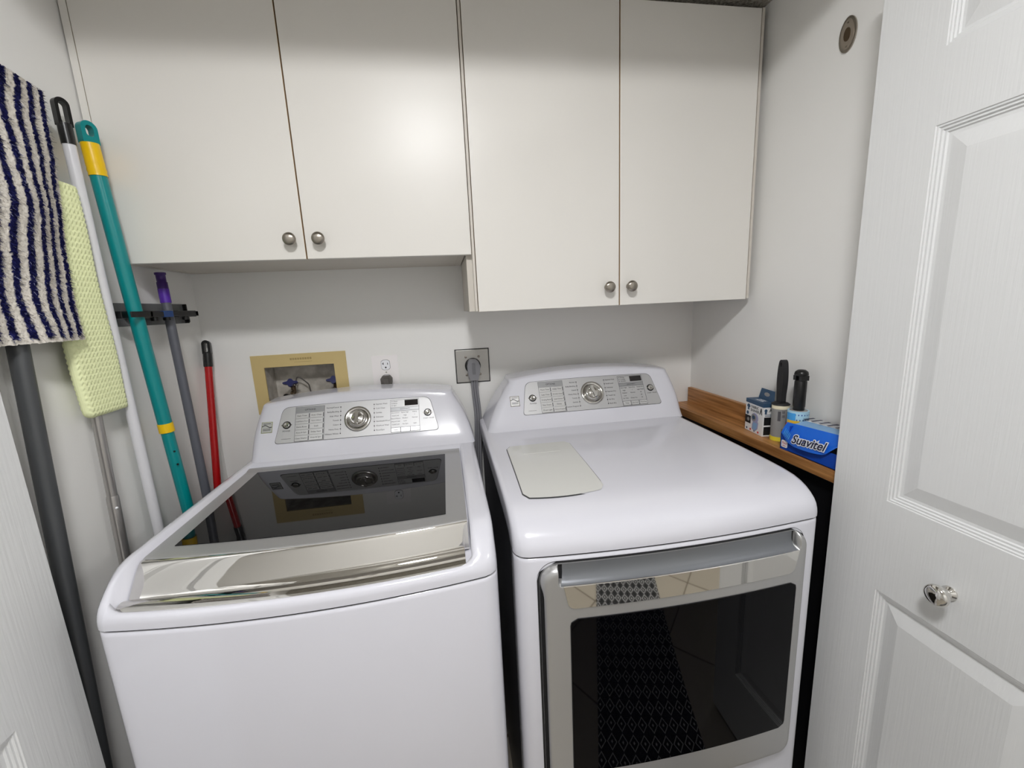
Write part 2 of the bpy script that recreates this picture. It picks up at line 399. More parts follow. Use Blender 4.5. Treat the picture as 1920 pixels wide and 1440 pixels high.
def cabinet_body(t, xl, xr, yf, z1, bow, lab=None):
    xc, hw = (xl+xr)/2, (xr-xl)/2
    n = 40; rows = []
    out = [(xl+.004, -.72), (xl+.002, -.74)]
    for k in range(9):
        a = math.pi + .5*math.pi*k/8; out.append((xl+.030 + .030*math.cos(a), yf+.030 + .030*math.sin(a)))
    for i in range(1, n): x = xl+.030 + (xr-xl-.060)*i/n; out.append((x, yf))
    for k in range(9):
        a = 1.5*math.pi + .5*math.pi*k/8; out.append((xr-.030 + .030*math.cos(a), yf+.030 + .030*math.sin(a)))
    out += [(xr-.002, -.74), (xr-.004, -.72)]
    def pt(p, z, ins=0):
        x, y = p; tt = (x-xc)/hw; w = 1 if y < yf+.03 else 0
        return (x + (ins if x < xc else -ins)*0, y - bow*(1-tt*tt)*sstep(yf+.035, yf, y) + ins, z)
    for z, ins in ((.03, 0), (.5, 0), (z1-.010, 0), (z1-.004, .0012), (z1-.002, .004)): rows.append([pt(p, z, ins) for p in out])
    MB().grid(rows, 0, True).build('front_panel', ENAMEL, t)
    MB().box((xl+.006, -.73, .03), (xr-.006, -.05, z1-.004)).build('side_shell', SIDE, t)
    g = MB()
    for z in (z1-.0035,): g.add([(p[0], p[1]-bow*(1-((p[0]-xc)/hw)**2)*sstep(yf+.035, yf, p[1])+.004, zz) for zz in (z, z+.006) for p in out], [(i, i+1, len(out)+i+1, len(out)+i) for i in range(len(out)-1)], 0, True)
    g.build('seam', GAP, t)
    for sx in (xl+.05, xr-.05):
        for sy in (-.70, -.12): MB().lathe([(.022, 0), (.022, .012), (.012, .014), (.012, .034)], Matrix.Translation((sx, sy, 0)), 20).build('foot', BLACK, t)

def console(t, P, z0, cx0, cx1, tx0, tx1, ztop, yb=-.03, arch=.020, ang=.61):
    """P: function(y) ; loft from base width (cx0,cx1) at z0 to top width (tx0,tx1) at ztop"""
    y0, zr = P                                  # y on the face plane at height zr
    ya = lambda z: y0 + ang*(z-zr)
    lev = []
    H = ztop - z0
    for k in range(15):
        s = k/14; z = z0 + (H-.012)*s; y = ya(z)
        fl = .012*(1-sstep(0, .16, s)); y -= 0*fl
        if s < .12: y -= .006*(1-s/.12)
        lev.append((z, y, s))
    zt = lev[-1][0]; yt = lev[-1][1]
    for k in range(1, 7):                       # round over the top edge
        a = .5*math.pi*k/6; lev.append((zt + .012*math.sin(a), yt + .02*(1-math.cos(a)) + .003*k/6, 1))
    for k in range(1, 5): lev.append((zt+.012+.001, yt+.023+(yb-yt-.023)*k/4, 1))
    rows = []
    for li, (z, y, s) in enumerate(lev):
        xl = cx0 + (tx0-cx0)*s - .008*math.sin(math.pi*s); xr = cx1 + (tx1-cx1)*s + .008*math.sin(math.pi*s)
        if li > 14:
            q = min(1, (li-14)/6); e = .010*(1-math.cos(.5*math.pi*q)); xl += e; xr -= e
        rc = .026; ybk = yb
        out = [(xl, ybk)]
        depth = max(.0001, ybk-y); r1 = min(rc, depth*.9)
        for k in range(8):
            a = math.pi + .5*math.pi*k/7; out.append((xl+rc + rc*math.cos(a), y+r1 + r1*math.sin(a)))
        for k in range(1, 32): out.append((xl+rc + (xr-xl-2*rc)*k/32, y))
        for k in range(8):
            a = 1.5*math.pi + .5*math.pi*k/7; out.append((xr-rc + rc*math.cos(a), y+r1 + r1*math.sin(a)))
        out.append((xr, ybk))
        xm, hw = (xl+xr)/2, (xr-xl)/2; A = arch*s
        rows.append([(x, yy + ang*A*(1-((x-xm)/hw)**2)*(0 if yy >= ybk-1e-6 else 1), z + A*(1-((x-xm)/hw)**2)) for x, yy in out])
    b = MB().grid(rows, 0, True)
    b.box((cx0+.02, yb-.02, z0-.03), (cx1-.02, yb, z0+.03), 0)
    return b.build('console', ENAMEL, t)

ANG = .61; NRM = Vector((0, -1, ANG)).normalized(); UP = Vector((0, ANG, 1)).normalized()
def control_panel(t, org, q, labels, mirror):
    """org=(y,z) of the panel's bottom edge; q = bottom-left x, bottom-right x, top-right x, top-left x"""
    oy, oz = org
    def M(x, s, h=.0016): return frame(Vector((x, oy, oz)) + UP*s + NRM*h, (1, 0, 0), UP)
    Hh = .115
    x0, x1, x2, x3 = q
    # outline with rounded corners and a slightly arched top edge
    def outline(g):
        P = [Vector((x0-g, -g)), Vector((x1+g, -g)), Vector((x2+g*.8, Hh+g)), Vector((x3-g*.8, Hh+g))]; out = []
        rad = [.012, .014, .022, .022]
        for i in range(4):
            p = P[i]; a = (P[i-1]-p).normalized(); b = (P[(i+1) % 4]-p).normalized(); r = rad[i]
            A = p + a*r; B = p + b*r
            for k in range(7):
                u = k/6; out.append((1-u)**2*A + 2*u*(1-u)*p + u*u*B)
            if i == 2:
                for k in range(1, 20):
                    xx = P[2].x - r + (P[3].x + r - P[2].x + r)*k/20; out.append(Vector((xx, P[2].y)))
        xm, hw = (x2+x3)/2, (x2-x3)/2
        return [(p.x, p.y + (.0035*(1-((p.x-xm)/hw)**2) if p.y > Hh*.8 else 0)) for p in out]
    M0 = frame(Vector((0, oy, oz)), (1, 0, 0), UP)
    bz = MB().prism(outline(.0014), -.004, .0005, M0, 1)
    bz.prism(outline(0), -.004, .0012, M0, 0)
    pn = bz.build('control_panel', [PANEL, LINE], t)
    ink = MB()
    def rect(x0, s0, x1, s1, w=.0009, mi=0):
        for a in ((x0, s0, x1, s0+w), (x0, s1-w, x1, s1), (x0, s0, x0+w, s1), (x1-w, s0, x1, s1)):
            ink.prism([(a[0], a[1]), (a[2], a[1]), (a[2], a[3]), (a[0], a[3])], .0012, .0016, M0, 1)
    L = labels
    # option buttons
    ox0, ox1 = L['opt']; cw = (ox1-ox0)/2
    MB().prism(rr(ox0, .093, ox1, .1125, .001), .0012, .002, M0).build('options_header', BTNG, pn)
    rect(ox0-.0008, .001, ox1+.0008, .1133)
    text(ink, 'OPTIONS', .0078, M((ox0+ox1)/2, .1027, .0022))
    rh = .0183
    for r in range(5):
        for cidx in range(2):
            bx = ox0 + cw*cidx; by = .0755 - rh*r
            MB().prism(rr(bx+.0012, by, bx+cw-.004, by+rh-.0028, .0012), .0012, .0032, M0).build('option_button', BTN, pn)
            ink.prism([(bx+cw-.0031, by+.001), (bx+cw-.0014, by+.001), (bx+cw-.0014, by+rh-.004), (bx+cw-.0031, by+rh-.004)], .0012, .0026, M0, 0)
            text(ink, L['btn'][r][cidx], min(.0068, .040/(.55*len(L['btn'][r][cidx]))), M(bx+cw/2-.0015, by+rh/2-.0014, .0034))
    # cycle names beside the dial
    xl, xr = L['led']
    for i in range(7):
        s = .103 - .0146*i
        for x, al, names, off in ((xl, 'RIGHT', L['left'], -.005), (xr, 'LEFT', L['right'], .005)):
            ink.prism([(x + .0018*math.cos(a), s + .0021*math.sin(a)) for a in [k*math.pi/4 for k in range(8)]], .0012, .0018, M0, 0)
            if i < 6: ink.prism([(x-.0002, s-.012), (x+.0002, s-.012), (x+.0002, s-.003), (x-.0002, s-.003)], .0012, .0015, M0, 1)
            text(ink, names[i], .0064, M(x+off, s, .0014), 0, al)
    # display and adjustments box
    ax0, ax1 = L['adj']
    rect(ax0, .002, ax1, .113); rect(ax0, .0735, ax1, .113); rect(ax0, .0735, ax1, .0865)
    ink.prism([(ax0+.0008, .0742), (ax1-.0008, .0742), (ax1-.0008, .0858), (ax0+.0008, .0858)], .0012, .0014, M0, 2)
    text(ink, 'ADJUSTMENTS', .0048, M((ax0+ax1)/2, .080, .0016))
    for i in range(3):
        s = .1075 - .0072*i; text(ink, L['stat'][i], .0060, M(ax0+.0095, s, .0014), 0, 'LEFT')
        ink.prism([(ax0+.005, s-.0018), (ax0+.0065, s-.0018), (ax0+.0065, s+.0018), (ax0+.005, s+.0018)], .0012, .0018, M0, 0)
    MB().prism([(ax1-.046, .0905), (ax1-.003, .0905), (ax1-.003, .110), (ax1-.046, .110)], .0012, .0024, M0).build('display', DISP, pn)
    cwid = (ax1-ax0)/3
    for cidx in range(3):
        xm = ax0 + cwid*(cidx+.5)
        for r in range(5): text(ink, L['cols'][cidx][r], min(.0056, .030/(.55*len(L['cols'][cidx][r]))), M(xm, .068 - .0098*r, .0014))
        MB().prism(rr(ax0+cwid*cidx+.0014, .004, ax0+cwid*(cidx+1)-.0014, .0172, .0012), .0012, .003, M0).build('adjustment_button', BTN, pn)
        rect(ax0+cwid*cidx+.0002, .002, ax0+cwid*(cidx+1)-.0002, .019)
        text(ink, L['abtn'][cidx], min(.0056, .028/(.55*len(L['abtn'][cidx]))), M(xm, .0106, .0032))
    # power and start buttons
    for nm, x, s, cap in (('power_button', L['power'], .057, 'POWER'), ('start_button', L['start'], .061, 'START / PAUSE')):
        Mb = M(x, s, .0008)
        b = MB().lathe([(.0125, 0), (.0125, .0012), (.0112, .0014)], Mb, 28, 1).lathe([(.0092, .001), (.0092, .0042), (.008, .0052), (.0065, .0046), (.001, .0042)], Mb, 28, 0)
        b.build(nm, [CHROME2, BLACK], pn)
        ink.prism([(x-.0125 - .0028, s-.0016), (x+.0125+.0028, s-.0016), (x+.0125+.0028, s+.0016), (x-.0125-.0028, s+.0016)], .0012, .0022, M0, 3)
        rr_ = [(.0034*math.cos(a), .0034*math.sin(a)) for a in [k*math.pi/8 for k in range(16)]]
        text(ink, cap, .0066 if cap == 'POWER' else .0052, M(x+(0 if cap == 'POWER' else .002), s-.0195, .0014), 0)
        if cap == 'POWER': text(ink, '|', .006, M(x, s, .0052))
        else: text(ink, '>||', .0055, M(x, s, .0052))
    ink.prism([(x0+.018, .012), (x0+.046, .012), (x0+.046, .0128), (x0+.018, .0128)], .0012, .0015, M0, 0)
    ink.build('lettering', [INK, LINE, BTNG, CHROME2], pn)
    # dial
    Md = M(L['dial'], .0585, .0008)
    MB().lathe([(.041, 0), (.0415, .004), (.0395, .0065), (.0335, .0060), (.0305, .0035), (.029, .0030)], Md, 64).build('dial_ring', CHROME2, pn)
    d = MB().lathe([(.0285, .002), (.0285, .011), (.0265, .0135), (.0245, .0150), (.0225, .0148), (.0222, .0140)], Md, 64)
    o = d.build('dial_knob', CHROME2, pn)
    g = MB(); Mg = Md @ Matrix.Rotation(-.12 if not mirror else .35, 4, 'Z')
    n = 24
    pts = [(.0215*math.cos(2*math.pi*k/n), .0215*math.sin(2*math.pi*k/n)) for k in range(n)]
    rows = []
    for r in range(9):
        f = r/8; rows.append([(f*.0215*math.cos(2*math.pi*k/48), f*.0215*math.sin(2*math.pi*k/48), .0145 + .006*(1-f*f) - .0035*(0 if abs(f*math.cos(2*math.pi*k/48)) < .22 else 1)*(1-f**6)) for k in range(49)])
    mbg = MB().grid([[tuple(Mg @ Vector(p)) for p in r_] for r_ in rows], 0, False)
    mbg.prism(rr(-.0045, -.020, .0045, .020, .003, 4), .014, .0235, Mg)
    mbg.build('dial_grip', CHROME2, o, bevel=.0008)
    return pn

# ---- washer
WXL, WXR = .172, .862
wt = thing('washing_machine', 'white top-loading washer with dark glass lid and chrome front lip', 'washing machine', (.517, -.43, 0))
cabinet_body(wt, WXL, WXR, -.815, .9275, .030)
side = []; lip = []
rec = [(-.045, 1.002, 1.002), (-.20, 1.003, 1.003), (-.256, 1.003, 1.003), (-.2575, 1.003, .978), (-.40, 1.004, .976), (-.55, 1.005, .976), (-.65, 1.005, .975), (-.70, 1.005, .935)]
for y, zs_, zl in rec: side.append((y, zs_)); lip.append((y, zl, True))
sp = [(-.722, 1.0035), (-.745, 1.000), (-.762, .994), (-.776, .9865), (-.789, .977), (-.799, .968), (-.8065, .960), (-.811, .9525), (-.814, .944), (-.815, .937), (-.815, .930)]
lp = [(-.715, .935, True), (-.745, .940, True), (-.775, .936, True), (-.7965, .936, True), (-.7975, .9505, False), (-.8015, .9545, False), (-.806, .9560, False), (-.8105, .9545, False), (-.814, .950, False), (-.815, .941, False), (-.815, .930, False)]
side += sp; lip += lp
LX0, LX1 = .201, .811
cover_mesh(WXL, WXR, side, lip, (LX0-.004, LX1+.004), .93, .030).build('top_cover', ENAMEL, wt)
console(wt, (-.202, 1.047), 1.001, .184, .866, .201, .806, 1.160)
def bowy(y, x, bow=.030, xc=.517, hw=.345):
    t = (x-xc)/hw; return y - bow*max(0, min(1, (-.25-y)/.5))*(1-t*t)
def strip(profile, x0, x1, mi=0, nx=48, ends=True, thick=.004, push=None):
    """sheet following a (y,z) profile across x, with bow; closed underneath"""
    rows = [[(x0+(x1-x0)*i/nx, bowy(y, x0+(x1-x0)*i/nx), z) for i in range(nx+1)] for y, z in profile]
    if push:                                   # the finger scoop is deeper towards the left end
        rows = [[(a, b - .032*push(k/(len(rows)-1))*(1-(a-LX0)/(LX1-LX0))**4, c) for a, b, c in rw] for k, rw in enumerate(rows)]
    low = [[(a, b, c-thick) for a, b, c in r] for r in rows]
    mb = MB().grid(rows, mi, True, flip=True).grid(low, mi, True)
    mb.grid([rows[0], low[0]], mi, False); mb.grid([low[-1], rows[-1]], mi, False)
    for k in (0, -1): mb.grid([[r[k] for r in rows], [r[k] for r in low]], mi, False, flip=(k == 0))
    return mb
lid = strip([(-.262, .992), (-.263, .996), (-.266, .9985), (-.275, .9990), (-.285, .9975), (-.29, .9955)] + [(-.29-.41*k/20, .9955) for k in range(1, 20)] + [(-.704, .9955), (-.709, .9945), (-.7115, .991)], LX0, LX1, thick=.012).build('lid', SILVER, wt)
# rounded smoked window let into the lid
n = 40; gx0, gx1, gy0, gy1 = .236, .767, -.300, -.672
rows = [[(gx0+(gx1-gx0)*i/n, bowy(gy0+(gy1-gy0)*j/20, gx0+(gx1-gx0)*i/n, .026), .9966) for i in range(n+1)] for j in range(21)]
g = MB().grid(rows, 0, True, flip=True)
edge = rows[0] + [r[-1] for r in rows] + rows[-1][::-1] + [r[0] for r in rows][::-1]
g.add(edge + [(a, b, c-.003) for a, b, c in edge], [(i, i+1, len(edge)+i+1, len(edge)+i) for i in range(len(edge)-1)])
g.build('lid_window', GLASS, lid)
chp = catmull([(-.7113, .9946), (-.7140, .9925), (-.7180, .981), (-.7240, .963), (-.7300, .9455)], 5)
bar = catmull([(-.7300, .9460), (-.7370, .9490), (-.7500, .9530), (-.7630, .9545), (-.7760, .9530), (-.7870, .9490), (-.7930, .9445), (-.7955, .9380)], 5)
strip(chp, LX0+.0005, LX1-.0005, thick=.004, push=lambda v: v**1.2).build('chrome_slope', CHROME, lid)
strip(bar, LX0+.001, LX1-.010, thick=.002, push=lambda v: (1-v)**1.2).build('handle_bar', CHROME, lid)
Wlab = dict(opt=(.309, .395), led=(.445, .549), adj=(.600, .692), power=.284, start=.719, dial=.498,
    btn=[('Stain Treat', 'Auto Clean'), ('Cold/Warm Rinse', 'Fabric Softener'), ('Extra Rinse', 'Soak'), ('Rinse & Spin', 'Delay Start'), ('Clean Washer', 'Drain & Spin')],
    left=['Normal/Casual', 'Bulky/Bedding', 'Kids Wear', 'Towels', 'Colors', 'Heavy Duty', 'Whitest Whites'],
    right=['Express Wash', 'Cold Clean', 'Sanitize', 'Delicates', 'Handwash/Wool', 'Workout Wear', 'Rinse/Spin'],
    stat=['Wash', 'Rinse', 'Spin'],
    cols=[['Extra Hot/Cold', 'Hot/Cold', 'Warm/Warm', 'Warm/Cold', 'Cold/Cold'], ['Extra High', 'High', 'Medium', 'Low', 'No Spin'], ['Heavy', '+', 'Normal', '-', 'Light']],
    abtn=['Temp', 'Spin Speed', 'Soil Level'])
control_panel(wt, (-.202, 1.047), (.252, .752, .727, .271), Wlab, False)
def badge(t, x, y, z, s=1.0):
    M = frame(Vector((x, y, z)) + NRM*.0006, (1, 0, 0), UP); b = MB()
    b.prism([(-.016, -.018), (.016, -.018), (.016, .018), (-.016, .018)], -.002, .0006, M, 0)
    b.prism([(-.014, -.016), (.014, -.016), (.014, .016), (-.014, .016)], 0, .0010, M, 1)
    for k in range(7):
        u = k/6; x0 = -.012+.024*u; b.prism([(x0-.002, .002+.004*math.sin(u*5)), (x0+.002, .002+.004*math.sin(u*5+.4)), (x0+.002, .0045+.004*math.sin(u*5+.4)), (x0-.002, .0045+.004*math.sin(u*5))], .001, .0014, M, 2)
    for s_ in (-.006, -.010): b.prism([(-.011, s_), (.011, s_), (.011, s_+.0014), (-.011, s_+.0014)], .001, .0013, M, 2)
    b.prism([(-.011, .011), (.011, .011), (.011, .0125), (-.011, .0125)], .001, .0013, M, 2)
    b.build('badge', [CHROME2, BTN, INK], t)
badge(wt, .226, -.173, 1.0935)

# ---- dryer
DXL, DXR = .896, 1.585
dt = thing('clothes_dryer', 'white front-loading dryer with silver framed dark glass door', 'dryer', (1.24, -.42, 0))
cabinet_body(dt, DXL, DXR, -.803, .9445, .020)
sd = [(-.045, 1.028), (-.15, 1.028), (-.25, 1.027), (-.40, 1.025), (-.55, 1.022), (-.64, 1.019), (-.69, 1.0165), (-.725, 1.0125), (-.75, 1.007), (-.768, 1.0005), (-.782, .992), (-.792, .983), (-.798, .974), (-.8015, .964), (-.803, .955), (-.803, .947)]
cover_mesh(DXL, DXR, sd, None, None, .947, .020, .05).build('top_cover', ENAMEL, dt)
console(dt, (-.205, 1.070), 1.024, .908, 1.600, .998, 1.588, 1.182)
Dlab = dict(opt=(1.098, 1.184), led=(1.234, 1.335), adj=(1.387, 1.478), power=1.072, start=1.501, dial=1.284,
    btn=[('More Time', 'Delay Time'), ('Less Time', 'Wrinkle Guard'), ('Drying Rack', 'Steam Sanitary'), ('Easy Steam', 'Damp'), ('Drum Light', 'Custom Program')],
    left=['Normal', 'Bulky/Bedding', 'Casual', 'Heavy Duty', 'Towels', 'Sanitize', 'Custom Program'],
    right=['Express Heat', 'Small Load', 'Delicates', 'Express Dry', 'Touch Up', 'Air Dry', 'Rack Dry'],
    stat=['Drying', 'Cooling', 'Wrinkle'],
    cols=[['Extra High', 'High', 'Medium', 'Low', 'Air Only'], ['Extra Dry', '+', 'Normal', '-', 'Damp Dry'], ['Timed Dry', 'Light Wash', '60', '40', '20']],
    abtn=['Temp', 'Dry Level', 'Time Dry'])
control_panel(dt, (-.205, 1.070), (1.034, 1.530, 1.510, 1.055), Dlab, True)
badge(dt, 1.010, -.179, 1.1135)
# lint door in the top
M0 = Matrix.Translation((0, 0, 0))
def topz(y):
    for (a, b), (c, d) in zip(sd, sd[1:]):
        if c <= y <= a: return b + (d-b)*(y-a)/(c-a)
    return 1.02
lo = MB()
def plate(x0, x1, x2, x3, yA, yB, dz, mi, n=16):     # rear-left, rear-right, front-right, front-left x
    rws = []
    for j in range(n+1):
        f = j/n; y = yA + (yB-yA)*f; e = 0
        d = min(f, 1-f)*abs(yB-yA); r = .012
        if d < r: e = r - math.sqrt(max(0, r*r-(r-d)**2))
        a, b = x0 + (x3-x0)*f + e, x1 + (x2-x1)*f - e
        rws.append([(a+(b-a)*i/8, y - (.010*f*(1-((i/8-.5)*2)**2)), topz(y)+dz) for i in range(9)])
    lo.grid(rws, mi, True, flip=True)
plate(.9440, 1.1337, 1.1287, .9363, -.378, -.6998, .0007, 1)
plate(.9460, 1.1320, 1.1265, .9385, -.380, -.697, .0022, 0)
lo.build('lint_door', [IVORY, LINE], dt)
MB().prism(rr(.985, -.452, 1.092, -.398, .006), 1.0262, 1.0270, None).build('lint_door_recess', IVORY, dt)
# door
DC, DHW = 1.2405, .3445
dy = lambda x, y: y - .020*(1-((x-DC)/DHW)**2)
X0, X1, Z0, Z1 = .941, 1.531, .358, .931
PX0, PX1, PZ0, PZ1 = .976, 1.506, .8925, .9600
def rdist(x, z, x0, x1, z0, z1, r):           # signed distance, positive inside
    qx = abs(x-(x0+x1)/2) - (x1-x0)/2 + r; qz = abs(z-(z0+z1)/2) - (z1-z0)/2 + r
    return -(math.hypot(max(qx, 0), max(qz, 0)) + min(max(qx, qz), 0) - r)
def lin(a, b, n, extra):
    v = [a+(b-a)*i/n for i in range(n+1)] + extra; return sorted(set(round(k, 5) for k in v))
xs = lin(X0, X1, 110, [PX0-.001, PX0+.001, PX1-.001, PX1+.001]); zs = lin(Z0, Z1, 120, [PZ0-.0006, PZ0+.0006, PZ0-.003])
frame_rows = []
for z in zs:
    row = []
    for x in xs:
        d = rdist(x, z, X0, X1, Z0, Z1, .036)
        e = .016*(1 - math.sqrt(max(0, 1-(1-min(max(d, 0), .014)/.014)**2))) + (0.006 if d < 0 else 0)
        y = -.8235 + e
        p = rdist(x, z, PX0, PX1, PZ0, PZ1, .008)
        if p > 0: y = -.8235 + .030*min(1, p/.0012)*(.55+.45*min(1, p/.014))
        # push points outside of the rounded corner onto the corner arc
        if d < 0:
            cx = X0+.036 if x < DC else X1-.036; cz = Z0+.036 if z < .6 else Z1-.036
            v = Vector((x-cx, z-cz)); v = v.normalized()*.036; row.append((cx+v.x, dy(cx+v.x, y+.0), cz+v.y)); continue
        row.append((x, dy(x, y), z))
    frame_rows.append(row)
db = MB().grid(frame_rows, 0, True)
dark = MB()
def ring(x0, x1, z0, z1, r, ya, yb, mb, mi, n=12):
    o = rr(x0, z0, x1, z1, r, n); m = []
    for (ax, az), (bx, bz) in zip(o, o[1:]+o[:1]):
        for k in range(6): m.append((ax+(bx-ax)*k/6, az+(bz-az)*k/6))
    N = len(m); mb.add([(x, dy(x, ya), z) for x, z in m] + [(x, dy(x, yb), z) for x, z in m], [(i, (i+1) % N, N+(i+1) % N, N+i) for i in range(N)], mi, True)
ring(X0, X1, Z0, Z1, .036, -.8015, -.8080, db, 0)
door = db.build('door', SILVER, dt)
ring(X0-.004, X1+.004, Z0-.004, Z1+.004, .039, -.7995, -.8042, dark, 0)
o = rr(X0-.006, Z0-.006, X1+.006, Z1+.006, .041, 12)
rowsd = [[(X0-.006+(X1-X0+.012)*i/60, 0, 0) for i in range(61)]]
def patch(mb, x0, x1, z0, z1, r, y, mi, nx=60, nz=30, bulge=0):
    rws = []
    for j in range(nz+1):
        z = z0+(z1-z0)*j/nz; d = min(z-z0, z1-z); e = 0
        if d < r: e = r - math.sqrt(max(0, r*r-(r-d)**2))
        rws.append([(x0+e+(x1-x0-2*e)*i/nx, dy(x0+e+(x1-x0-2*e)*i/nx, y), z) for i in range(nx+1)])
    mb.grid(rws, mi, True); return rws
patch(dark, X0-.004, X1+.004, Z0-.004, Z1+.004, .039, -.8042, 0)
dark.build('door_gasket', GAP, dt)
gl = MB(); patch(gl, .997, 1.501, .4445, .8185, .014, -.8250, 0, nz=48); gl.build('door_window', GLASSD, door)
gg = MB(); patch(gg, .9955, 1.5025, .443, .820, .015, -.8243, 0, nz=48); gg.build('window_rim', GAP, door)
ch = MB()
rws = []
for j in range(25):
    z = .8435 + (.8925-.8435)*j/24; d = z-.8435; e = 0
    if d < .012: e = .012 - math.sqrt(max(0, .012**2-(.012-d)**2))
    e += .010*(1-(z-.8435)/.049)
    a, b = .984+e, 1.502-e
    rws.append([(a+(b-a)*i/60, dy(a+(b-a)*i/60, -.8255), z) for i in range(61)])
ch.grid(rws, 0, True)
tp = rws[-1]; lipr = [tp, [(x, y+.0005, z+.0012) for x, y, z in tp], [(x, y+.0025, z+.0014) for x, y, z in tp], [(x, y+.004, z-.001) for x, y, z in tp]]
ch.grid(lipr, 0, True)
ch.build('chrome_handle_strip', CHROME, door)
pk = MB()
rws = []
for j, (oy, z) in enumerate([(-.0035, .8930), (.0015, .8925), (.007, .8945), (.0125, .900), (.0155, .907), (.017, .914), (.0175, .922), (.0175, .9312)]):
    ins = [0, .001, .004, .007, .008, .009, .009, .009][j]
    a, b = PX0+.0012+ins, PX1-.0012-ins; rws.append([(a+(b-a)*i/50, dy(a+(b-a)*i/50, -.8235+oy+.0), z) for i in range(51)])
# liner sits just in front of the pocket floor
rws = [[(x, y-.0012, z) for x, y, z in r] for r in rws[1:]]
pk.grid(rws, 0, True); pk.build('handle_pocket', POCKET, door)

# ------------------------------------------------------------------ wall fittings
# washer supply box
bt = thing('washer_outlet_box', 'recessed washer supply box with tan trim and blue valves', 'outlet box', (.29, 0, 1.13))
b = MB(); fx0, fx1, fz0, fz1 = .137, .445, 1.10, 1.304
for a, c in (((fx0, -.005, hz1), (fx1, 0, fz1)), ((fx0, -.005, fz0), (fx1, 0, hz0)), ((fx0, -.005, hz0), (hx0+.004, 0, hz1)), ((hx1-.004, -.005, hz0), (fx1, 0, hz1))): b.box(a, c)
b.build('trim', TAN, bt)
M = frame((.30, -.0052, 1.288), (1, 0, 0), (0, 0, 1)); tm = MB(); text(tm, 'WASHER BOX', .0105, M); text(tm, 'LEFT HOT', .006, frame((.30, -.0052, 1.277), (1, 0, 0), (0, 0, 1)))
tm = MB(); 
for k in range(9): tm.box((.262+.008*k, -.0055, 1.283), (.268+.008*k, -.005, 1.290))
tm.box((.275, -.0055, 1.275), (.333, -.005, 1.2762)); tm.build('stamped_print', mat('faint_print', srgb(168, 146, 96), .6), bt)
b = MB(); d = .085; e = .0012
b.add([(hx0+e, 0, hz0+e), (hx1-e, 0, hz0+e), (hx1-e, d, hz0+e), (hx0+e, d, hz0+e), (hx0+e, 0, hz1-e), (hx1-e, 0, hz1-e), (hx1-e, d, hz1-e), (hx0+e, d, hz1-e)], [(0, 1, 2, 3), (4, 7, 6, 5), (0, 3, 7, 4), (1, 5, 6, 2), (3, 2, 6, 7)])
b.build('box_liner', BOXIN, bt)
for vx in (.243, .388):
    v = MB().tube([(vx, .045, hz0), (vx, .045, 1.185)], .008, 12).tube([(vx, .045, 1.168), (vx, .020, 1.160)], .007, 12).tube([(vx, .045, 1.183), (vx, .030, 1.196)], .005, 10)
    vo = v.build('valve', BRASS, bt)
    h = MB()
    h.prism([(.0145*(1+.28*math.cos(4*a))*math.cos(a)*1.35, .0145*(1+.28*math.cos(4*a))*math.sin(a)*.8) for a in [k*2*math.pi/32 for k in range(32)]], -.005, .005, frame((vx, .022, 1.200), (1, .15, 0), (0, .6, 1)))
    h.build('valve_handle', BLUE, vo, bevel=.0015)
MB().tube(catmull([(.250, .05, 1.185), (.258, .045, 1.212), (.268, .045, 1.214), (.286, .05, 1.196), (.294, .055, 1.180), (.296, .06, 1.135)], 6), .0022, 8).build('valve_bracket', DGREY, bt)
hz = MB().tube([(.232, .01, 1.135), (.236, .004, 1.160)], .014, 18); hz.build('hose_end', BLACK, bt)
MB().tube([(.243, .018, 1.145), (.246, .016, 1.163)], .0155, 18).build('hose_ring', CHROME, bt)

# duplex receptacle
rt = thing('duplex_outlet', 'white duplex wall outlet above the washer', 'outlet', (.575, 0, 1.22))
o = MB(); Mo = frame((.575, 0, 1.2115), (1, 0, 0), (0, 0, 1))
o.prism(rr(-.0445, -.067, .0445, .067, .004), 0, .0045, Mo); o.build('cover_plate', PLATE, rt, bevel=.003)
for k, zc in enumerate((.0335, -.0195)):
    r = MB(); pts = []
    for a in range(32):
        an = 2*math.pi*a/32; pts.append((max(-.0145, min(.0145, .0185*math.cos(an))) + .002, max(-.0175, min(.0175, .0185*math.sin(an))) + zc))
    r.prism([(x*1.06, (y-zc)*1.06+zc) for x, y in pts], .004, .0047, Mo, 1); r.prism(pts, .004, .006, Mo, 0)
    for sx, w_, h_ in ((-.0055, .0022, .008), (.0095, .0022, .0065)): r.prism([(sx-w_/2, zc+.001), (sx+w_/2, zc+.001), (sx+w_/2, zc+.001+h_), (sx-w_/2, zc+.001+h_)], .006, .0063, Mo, 1)
    r.prism([(-.010, zc+.004), (-.005, zc+.004), (-.005, zc+.0058), (-.010, zc+.0058)], .006, .0063, Mo, 1)
    r.prism([(.002+.003*math.cos(a*.5236), zc-.009+.003*math.sin(a*.5236)) for a in range(12)], .006, .0063, Mo, 1)
    r.build('receptacle', [SWHITE, BLKP], rt)
MB().lathe([(.003, .004), (.003, .0052)], Mo @ Matrix.Translation((.002, .007, 0)), 12).build('screw', STEEL, rt)
pt = thing('power_plug', 'dark grey plug pushed into the lower socket of the white outlet', 'plug', (.577, -.03, 1.192))
p = MB(); Mp = frame((.577, -.0063, 1.190), (1, 0, 0), (0, 0, 1))
p.prism([(-.013, .018), (.013, .018), (.020, .008), (.019, -.010), (.011, -.022), (-.011, -.022), (-.019, -.010), (-.020, .008)], 0, .020, Mp)
p.prism([(-.010, .010), (.010, .010), (.008, -.014), (-.008, -.014)], .020, .026, Mp)
p.tube([(.577, -.022, 1.172), (.578, -.022, 1.15), (.58, -.014, 1.10), (.58, -.012, 1.02)], .004, 10)
